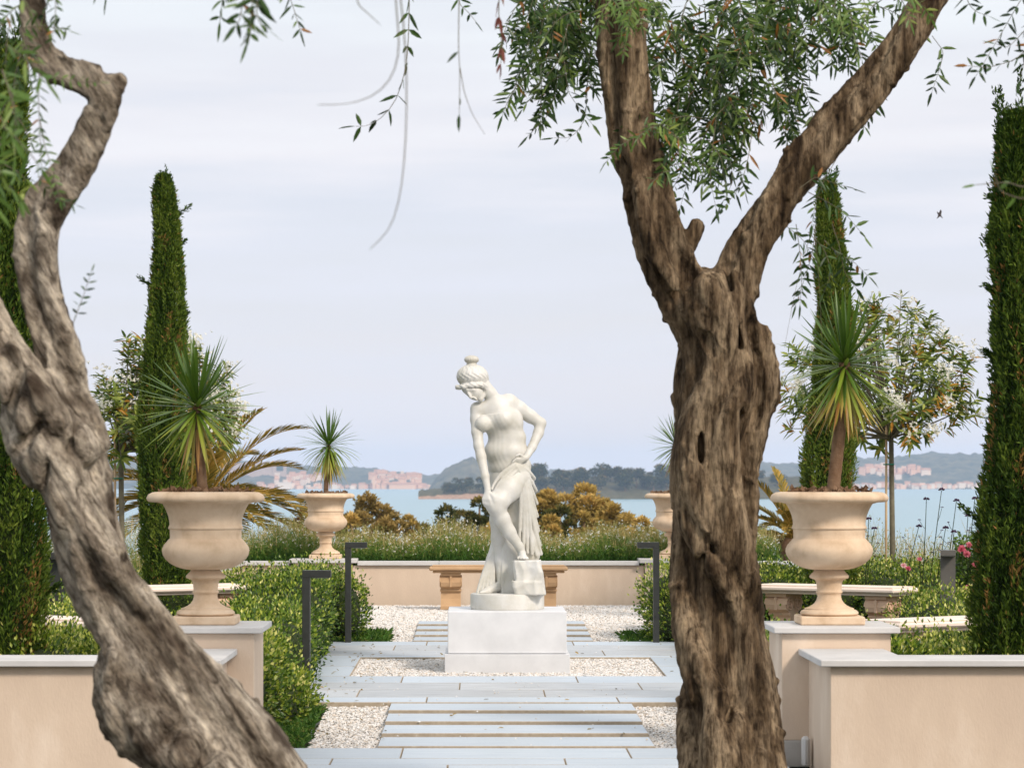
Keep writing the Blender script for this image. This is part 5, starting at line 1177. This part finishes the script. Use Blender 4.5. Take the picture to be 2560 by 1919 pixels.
# ------------------------------------------------------------------ feather palms beyond the wall
def frond(par, base, az, el, Ln, r, droop):
    n = 16; p = np.array(base, float); d = np.array([math.cos(az) * math.cos(el), math.sin(az) * math.cos(el), math.sin(el)]); pts = [p]
    for i in range(n): p = p + d * Ln / n; pts.append(p); d = unit(d + np.array([0, 0, -droop / n * (.5 + i / n)]))
    pts = np.array(pts); tb = MB().tube(pts, np.linspace(.014, .003, n + 1), 4, False); parts = [(np.concatenate(tb.V), [np.array(tb.F[4])], .75, 0)]
    T = unit(np.gradient(pts, axis=0)); q = np.linspace(.12, 1, 46); idx = q * n; b = np.stack([np.interp(idx, np.arange(n + 1), pts[:, j]) for j in range(3)], 1); tt = np.stack([np.interp(idx, np.arange(n + 1), T[:, j]) for j in range(3)], 1)
    side = unit(np.cross(tt, np.array([0, 0, 1.0]))); upv = np.cross(side, tt)
    for e in (-1, 1):
        D = side * e * .62 + tt * .8 + upv * .28 + r.normal(0, .06, b.shape); ln = Ln * .20 * np.sin(np.clip(q, .05, .97) * math.pi) ** .5
        V, F, c = leaves(b, D, upv, ln, .024, 'lance', .3, .10); parts.append((V, F, np.repeat(np.clip(r.uniform(.1, .9, len(b)), 0, 1), c), 0))
    V, F, Tn, _ = cat_meshes(parts); return obj('frond', mk_mesh('frond', V, F, False, {'tint': Tn}), M['palm'], par)
def feather(label, px, py, Y, Ln, nf, seed):
    r = np.random.default_rng(seed); c = P(px, py, Y); z0 = gz(Y) - .1; t = thing('feather_palm', label, 'palm', (c[0], Y, z0))
    obj('trunk', MB().tube([(c[0], Y, z0), (c[0], Y, (z0 + c[2]) / 2), tuple(c)], [.2, .17, .19], 10).mesh('trunk', True), M['wood'], t)
    for k in range(nf): frond(t, c, k * 2.4 + r.uniform(-.2, .2), math.radians(82 - 88 * (k / nf) ** .8 + r.uniform(-6, 6)), Ln * r.uniform(.85, 1.1), r, r.uniform(.9, 1.5))
feather('golden feather palm beyond the wall between the large and the small urn', 505, 1265, 38, 1.65, 38, 4)
feather('yellow green feather palm mostly hidden behind the urn by the upright olive', 1985, 1345, 38, .95, 26, 6)

# ------------------------------------------------------------------ flower meadow on the back wall
def meadow(label, x0, x1, y0, y1, z, n, hgt, seed, name='meadow_flowers', zf=None):
    r = np.random.default_rng(seed); parts = []
    x = r.uniform(x0, x1, n); y = r.uniform(y0, y1, n); zz = np.full(n, z) if zf is None else zf(x, y); h = hgt * r.uniform(.55, 1.15, n) * (1 + .25 * np.sin(x * 5.3 + 1) * np.sin(x * 2.1)); az = r.uniform(0, 6.28, n); ln = r.uniform(0, .35, n)
    prev = np.stack([x, y, zz], 1)
    for s in range(3):                                      # stems
        u = (s + 1) / 3; cur = np.stack([x + np.cos(az) * ln * h * u * u, y + np.sin(az) * ln * h * u * u, zz + h * u], 1); D = cur - prev
        V, F, c = leaves(prev, D, rdir(n, r), np.linalg.norm(D, axis=1) * 1.05, .0065 - .0012 * s, 'quad', 0); parts.append((V, F, np.repeat(np.clip(.15 + .34 * s + r.normal(0, .14, n), 0, 1), c), 0))
        k = 2 if s == 2 else 4
        for e in range(k):
            uu = r.uniform(0, 1, n)[:, None]; b = prev + D * uu
            V, F, c = leaves(b, rdir(n, r) + np.array([0, 0, .8]), rdir(n, r), (.085 if s == 0 else .06 if s == 1 else .03) * r.uniform(.6, 1.2, n), .010, 'quad', .2); parts.append((V, F, np.repeat(np.clip(.06 + .28 * s + r.uniform(0, .3, n), 0, 1), c), 0))
        prev = cur
    m_ = int(n * .28); i = r.integers(0, n, m_); b = prev[i] - np.array([0, 0, 1.0]) * (h[i] * r.uniform(0, .42, m_))[:, None] + r.normal(0, .018, (m_, 3))
    for e in range(3): V, F, c = leaves(b, rdir(m_, r), rdir(m_, r), .020, .014, 'quad'); parts.append((V, F, np.repeat(r.uniform(0, 1, m_), c), 1))
    V, F, T, MI = cat_meshes(parts)
    o = obj(name, mk_mesh(name, V, F, False, {'tint': T}, MI), [M['gaura'], M['petal']]); return tag(o, label, 'flowers', kind='stuff')
tag(grid_sheet('planting_soil', np.linspace(-7, 7, 9), np.linspace(BW + .27, 34.5, 5), lambda X, Y: np.full(X.shape, .44), M['soil']), kind='structure')
meadow('tall grassy meadow of small white flowers along the back wall', -2.9, 3.0, BW + .3, BW + 1.9, .44, 6800, .40, 1)
meadow('pale flower meadow beyond the wall behind cypress and leaning olive', -7.0, -3.0, 28.9, BW + 1.8, .06, 4200, .72, 2)
meadow('pale flower meadow beyond the hedge between urn and tall dark cypress', 3.25, 7.5, 28.9, BW + 1.8, .06, 4600, .70, 3)

# tall purple verbena
rv = np.random.default_rng(12)
def verbena(label, stems, Y):
    t = thing('verbena_plant', label, 'flowers', (P(stems[0][0], 1300, Y)[0], Y, gz(Y)))
    for px, py in stems:
        tp = P(px, py, Y); b = np.array([tp[0] - rv.uniform(.02, .2), Y, gz(Y)]); mid = (tp + b) / 2 + np.array([rv.uniform(-.05, .02), 0, .0])
        pts = [(1 - u) ** 2 * b + 2 * u * (1 - u) * mid + u * u * tp for u in np.linspace(0, 1, 10)]; mb = MB().tube(pts, np.linspace(.006, .003, 10), 5, False); heads = [(tp, .026)]
        for k in range(3):
            a = np.array(pts[7 - k]); q = a + np.array([rv.uniform(-.09, .09), rv.uniform(-.03, .03), rv.uniform(.05, .13)]); mb.tube([a, (a + q) / 2 + np.array([0, 0, -.01]), q], .002, 4, False); heads.append((q, .013))
        obj('stem', mb.mesh('stem', True), M['hedge_core'], t)
        for c0, s in heads:
            n = 60 if s > .02 else 26; d = rdir(n, rv); d[:, 2] = np.abs(d[:, 2]) * .6
            V, F, c = leaves(c0 + d * s * .5, d, rdir(n, rv), s * .7, s * .5, 'quad'); obj('flower_head', mk_mesh('flower_head', V, F, False, {'tint': np.repeat(rv.uniform(0, 1, n), c)}), M['purple'], t)
verbena('dark purple verbena stalk standing apart next to the oleander trunk side', [(2316, 1248), (2297, 1316)], 26.2)
verbena('tall dark purple verbena stalks against the sea by the tall dark cypress', [(2354, 1225), (2391, 1252), (2364, 1320), (2385, 1330)], 26.0)
verbena('dark purple verbena stalks touching the tall dark cypress', [(2437, 1247), (2420, 1290), (2460, 1254), (2462, 1214)], 26.1)
verbena('few dark purple verbena stalks beside the bowl of the urn with drooping palm', [(2172, 1298), (2186, 1322)], 26.3)

# roses
t = thing('rose_bush', 'rose bush with pink blooms around the broad taupe lamp post', 'rose bush', (3.8, 25.0, gz(25)))
rr2 = np.random.default_rng(4); YRS = 25.3
n = 1500; px_ = rr2.uniform(2385, 2500, n); py_ = 1335 + (rr2.uniform(0, 1, n) ** .7) * 130; b = np.array([P(a, c, YRS + rr2.uniform(-.1, .5)) for a, c in zip(px_, py_)])
V, F, c = leaves(b, rdir(n, rr2) + np.array([0, 0, .2]), rdir(n, rr2), .05 * rr2.uniform(.6, 1.2, n), .03, 'quad', .3); o = obj('foliage', mk_mesh('foliage', V, F, False, {'tint': np.repeat(rr2.uniform(.0, .55, n), c)}), M['hedge'], t); o['kind'] = 'stuff'
for px, py, s, tn in [(2404, 1373, .040, .2), (2417, 1385, .034, .3), (2422, 1362, .03, .3), (2467, 1352, .042, .7), (2439, 1413, .036, .1), (2299, 1397, .022, .4), (2259, 1413, .026, .9), (2270, 1421, .026, .1), (2421, 1471, .036, .4), (2441, 1465, .044, 1.0), (2333, 1477, .02, .8), (2462, 1213, .028, .2)]:
    c0 = P(px, py, YRS - .1); obj('stem', MB().tube([c0 + np.array([0, .02, -.005]), c0 + np.array([.02, .05, -.2]), c0 + np.array([.03, .08, min(-.4, gz(25) - c0[2])])], .004, 5, False).mesh('stem'), M['hedge_core'], t)
    parts = []
    for ring, (k, el) in enumerate([(5, 1.2), (7, .7), (8, .25)]):
        a = np.arange(k) * 2 * math.pi / k + ring; d = np.stack([np.cos(a) * math.cos(el), np.sin(a) * math.cos(el), np.full(k, math.sin(el))], 1); d = d @ np.array([[1, 0, 0], [0, .5, .85], [0, -.85, .5]])
        V, F, c = leaves(np.tile(c0, (k, 1)), d, rdir(k, rr2), s * (.7 + .2 * ring), s * .9, 'lance', .5); parts.append((V, F, np.clip(tn + rr2.uniform(-.15, .25), 0, 1), 0))
    V, F, T, _ = cat_meshes(parts); obj('rose', mk_mesh('rose', V, F, False, {'tint': T}), M['rose'], t)

# ------------------------------------------------------------------ tree tops beyond the meadow
def bg_tree(name, label, px0, px1, pyt, Y, m, n, seed, ls=.16, H=None):
    r = random.Random(seed); a, b_ = P(px0, pyt, Y), P(px1, pyt, Y); W = b_[0] - a[0]; x = (a[0] + b_[0]) / 2; ztop = a[2]; z0 = gz(Y) - .05
    R = W / 2; Hc = max(W * .9, 1.4); t = thing(name, label, 'tree', (x, Y, z0)); lb = []
    for k in range(11):
        q = r.uniform(-.8, .8); lb.append((x + q * R, Y + r.uniform(-.6, .6) * R, ztop - R * .35 - abs(q) * R * r.uniform(.1, .7) - r.uniform(0, Hc * .7), R * r.uniform(.26, .42), .85))
    lb.append((x + r.uniform(-.15, .15) * R, Y, ztop - R * .38, R * .38, 1.0))
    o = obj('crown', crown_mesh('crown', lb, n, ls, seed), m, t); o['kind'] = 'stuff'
    mb = MB().tube([(x, Y, z0), (x + .1 * R, Y, (z0 + ztop) / 2), (x, Y, ztop - R * .5)], [.12, .09, .03], 7)
    for l in lb[:7]: mb.tube([(x, Y, (z0 + ztop) / 2 - .2), ((x + l[0]) / 2, Y, l[2] - .4), l[:3]], [.06, .04, .015], 5, False)
    obj('trunk', mb.mesh('trunk', True), M['wood'], t)
bg_tree('bushy_tree', 'brown green tree top behind the small urn on the back wall', 845, 985, 1238, 100, M['far_olive'], 3800, 1)
bg_tree('bushy_tree', 'dark low tree top seen over the meadow between urn and statue', 1045, 1170, 1266, 105, M['far_green'], 3000, 2)
bg_tree('bushy_tree', 'dark tree top touching the reaching hand of the statue', 1165, 1232, 1247, 104, M['far_green'], 2200, 3)
bg_tree('bushy_tree', 'orange brown tree top close to the statue drapery', 1325, 1425, 1228, 98, M['far_orange'], 3200, 4)
bg_tree('bushy_tree', 'large golden orange tree top between statue and upright olive', 1390, 1535, 1213, 102, M['far_orange'], 4600, 5)
bg_tree('bushy_tree', 'low orange bush top over the meadow before the island', 1420, 1500, 1282, 80, M['far_orange'], 2200, 6, .12)
bg_tree('bushy_tree', 'small orange bush top next to the upright olive trunk', 1530, 1600, 1288, 84, M['far_orange'], 1800, 7, .12)
bg_tree('bushy_tree', 'dark reddish bush top beside the bowl of the small urn', 735, 800, 1272, 70, M['far_red'], 2000, 8, .11)
bg_tree('bushy_tree', 'dark green tree top beneath the large golden tree', 1360, 1440, 1268, 92, M['far_green'], 2000, 9)
bg_tree('bushy_tree', 'ochre shrub top low behind the meadow between small urn and statue', 930, 1010, 1296, 72, M['far_olive'], 1800, 10, .11)
bg_tree('bushy_tree', 'wide golden bush top between orange trees and the small bush', 1490, 1580, 1262, 95, M['far_orange'], 2400, 12)
bg_tree('bushy_tree', 'golden bush top close above the meadow behind the tall lamp', 990, 1060, 1290, 85, M['far_orange'], 1800, 13, .12)
bg_tree('bushy_tree', 'pale ochre bush top seen behind the statue shins', 1180, 1340, 1296, 75, M['far_orange'], 3000, 11, .12)

for i_, (a_, b_, c_, d_) in enumerate([(1330, 1420, 1290, 62), (1560, 1650, 1296, 64), (840, 920, 1290, 60)]):
    bg_tree('bushy_tree', ['low gold shrub top under the orange tree by the statue drapery', 'low gold shrub top touching the upright olive trunk', 'low gold shrub top under the brown green tree by the small urn'][i_], a_, b_, c_, d_, M['far_orange'], 2200, 20 + i_, .10)

# bird
t = thing('bird', 'small dark bird gliding in the sky beside the tall dark cypress', 'bird', tuple(P(2349, 537, 60)))
mb = MB().tube([(-.055, 0, .06), (-.03, 0, .03), (.02, 0, -.02), (.06, 0, -.07)], [.006, .018, .016, .004], 8); obj('body', mb.mesh('body', True), M['bird'], t, True)
for e in (-1, 1): obj('wing', MB().prism([(-.03, 0), (.03, -.01), (.045, .07), (.02, .11)] if e > 0 else [(-.03, 0), (-.045, -.05), (-.06, -.085), (.01, -.03)], 1, -.004 + e * .01, .004 + e * .01).mesh('wing'), M['bird'], t, True)
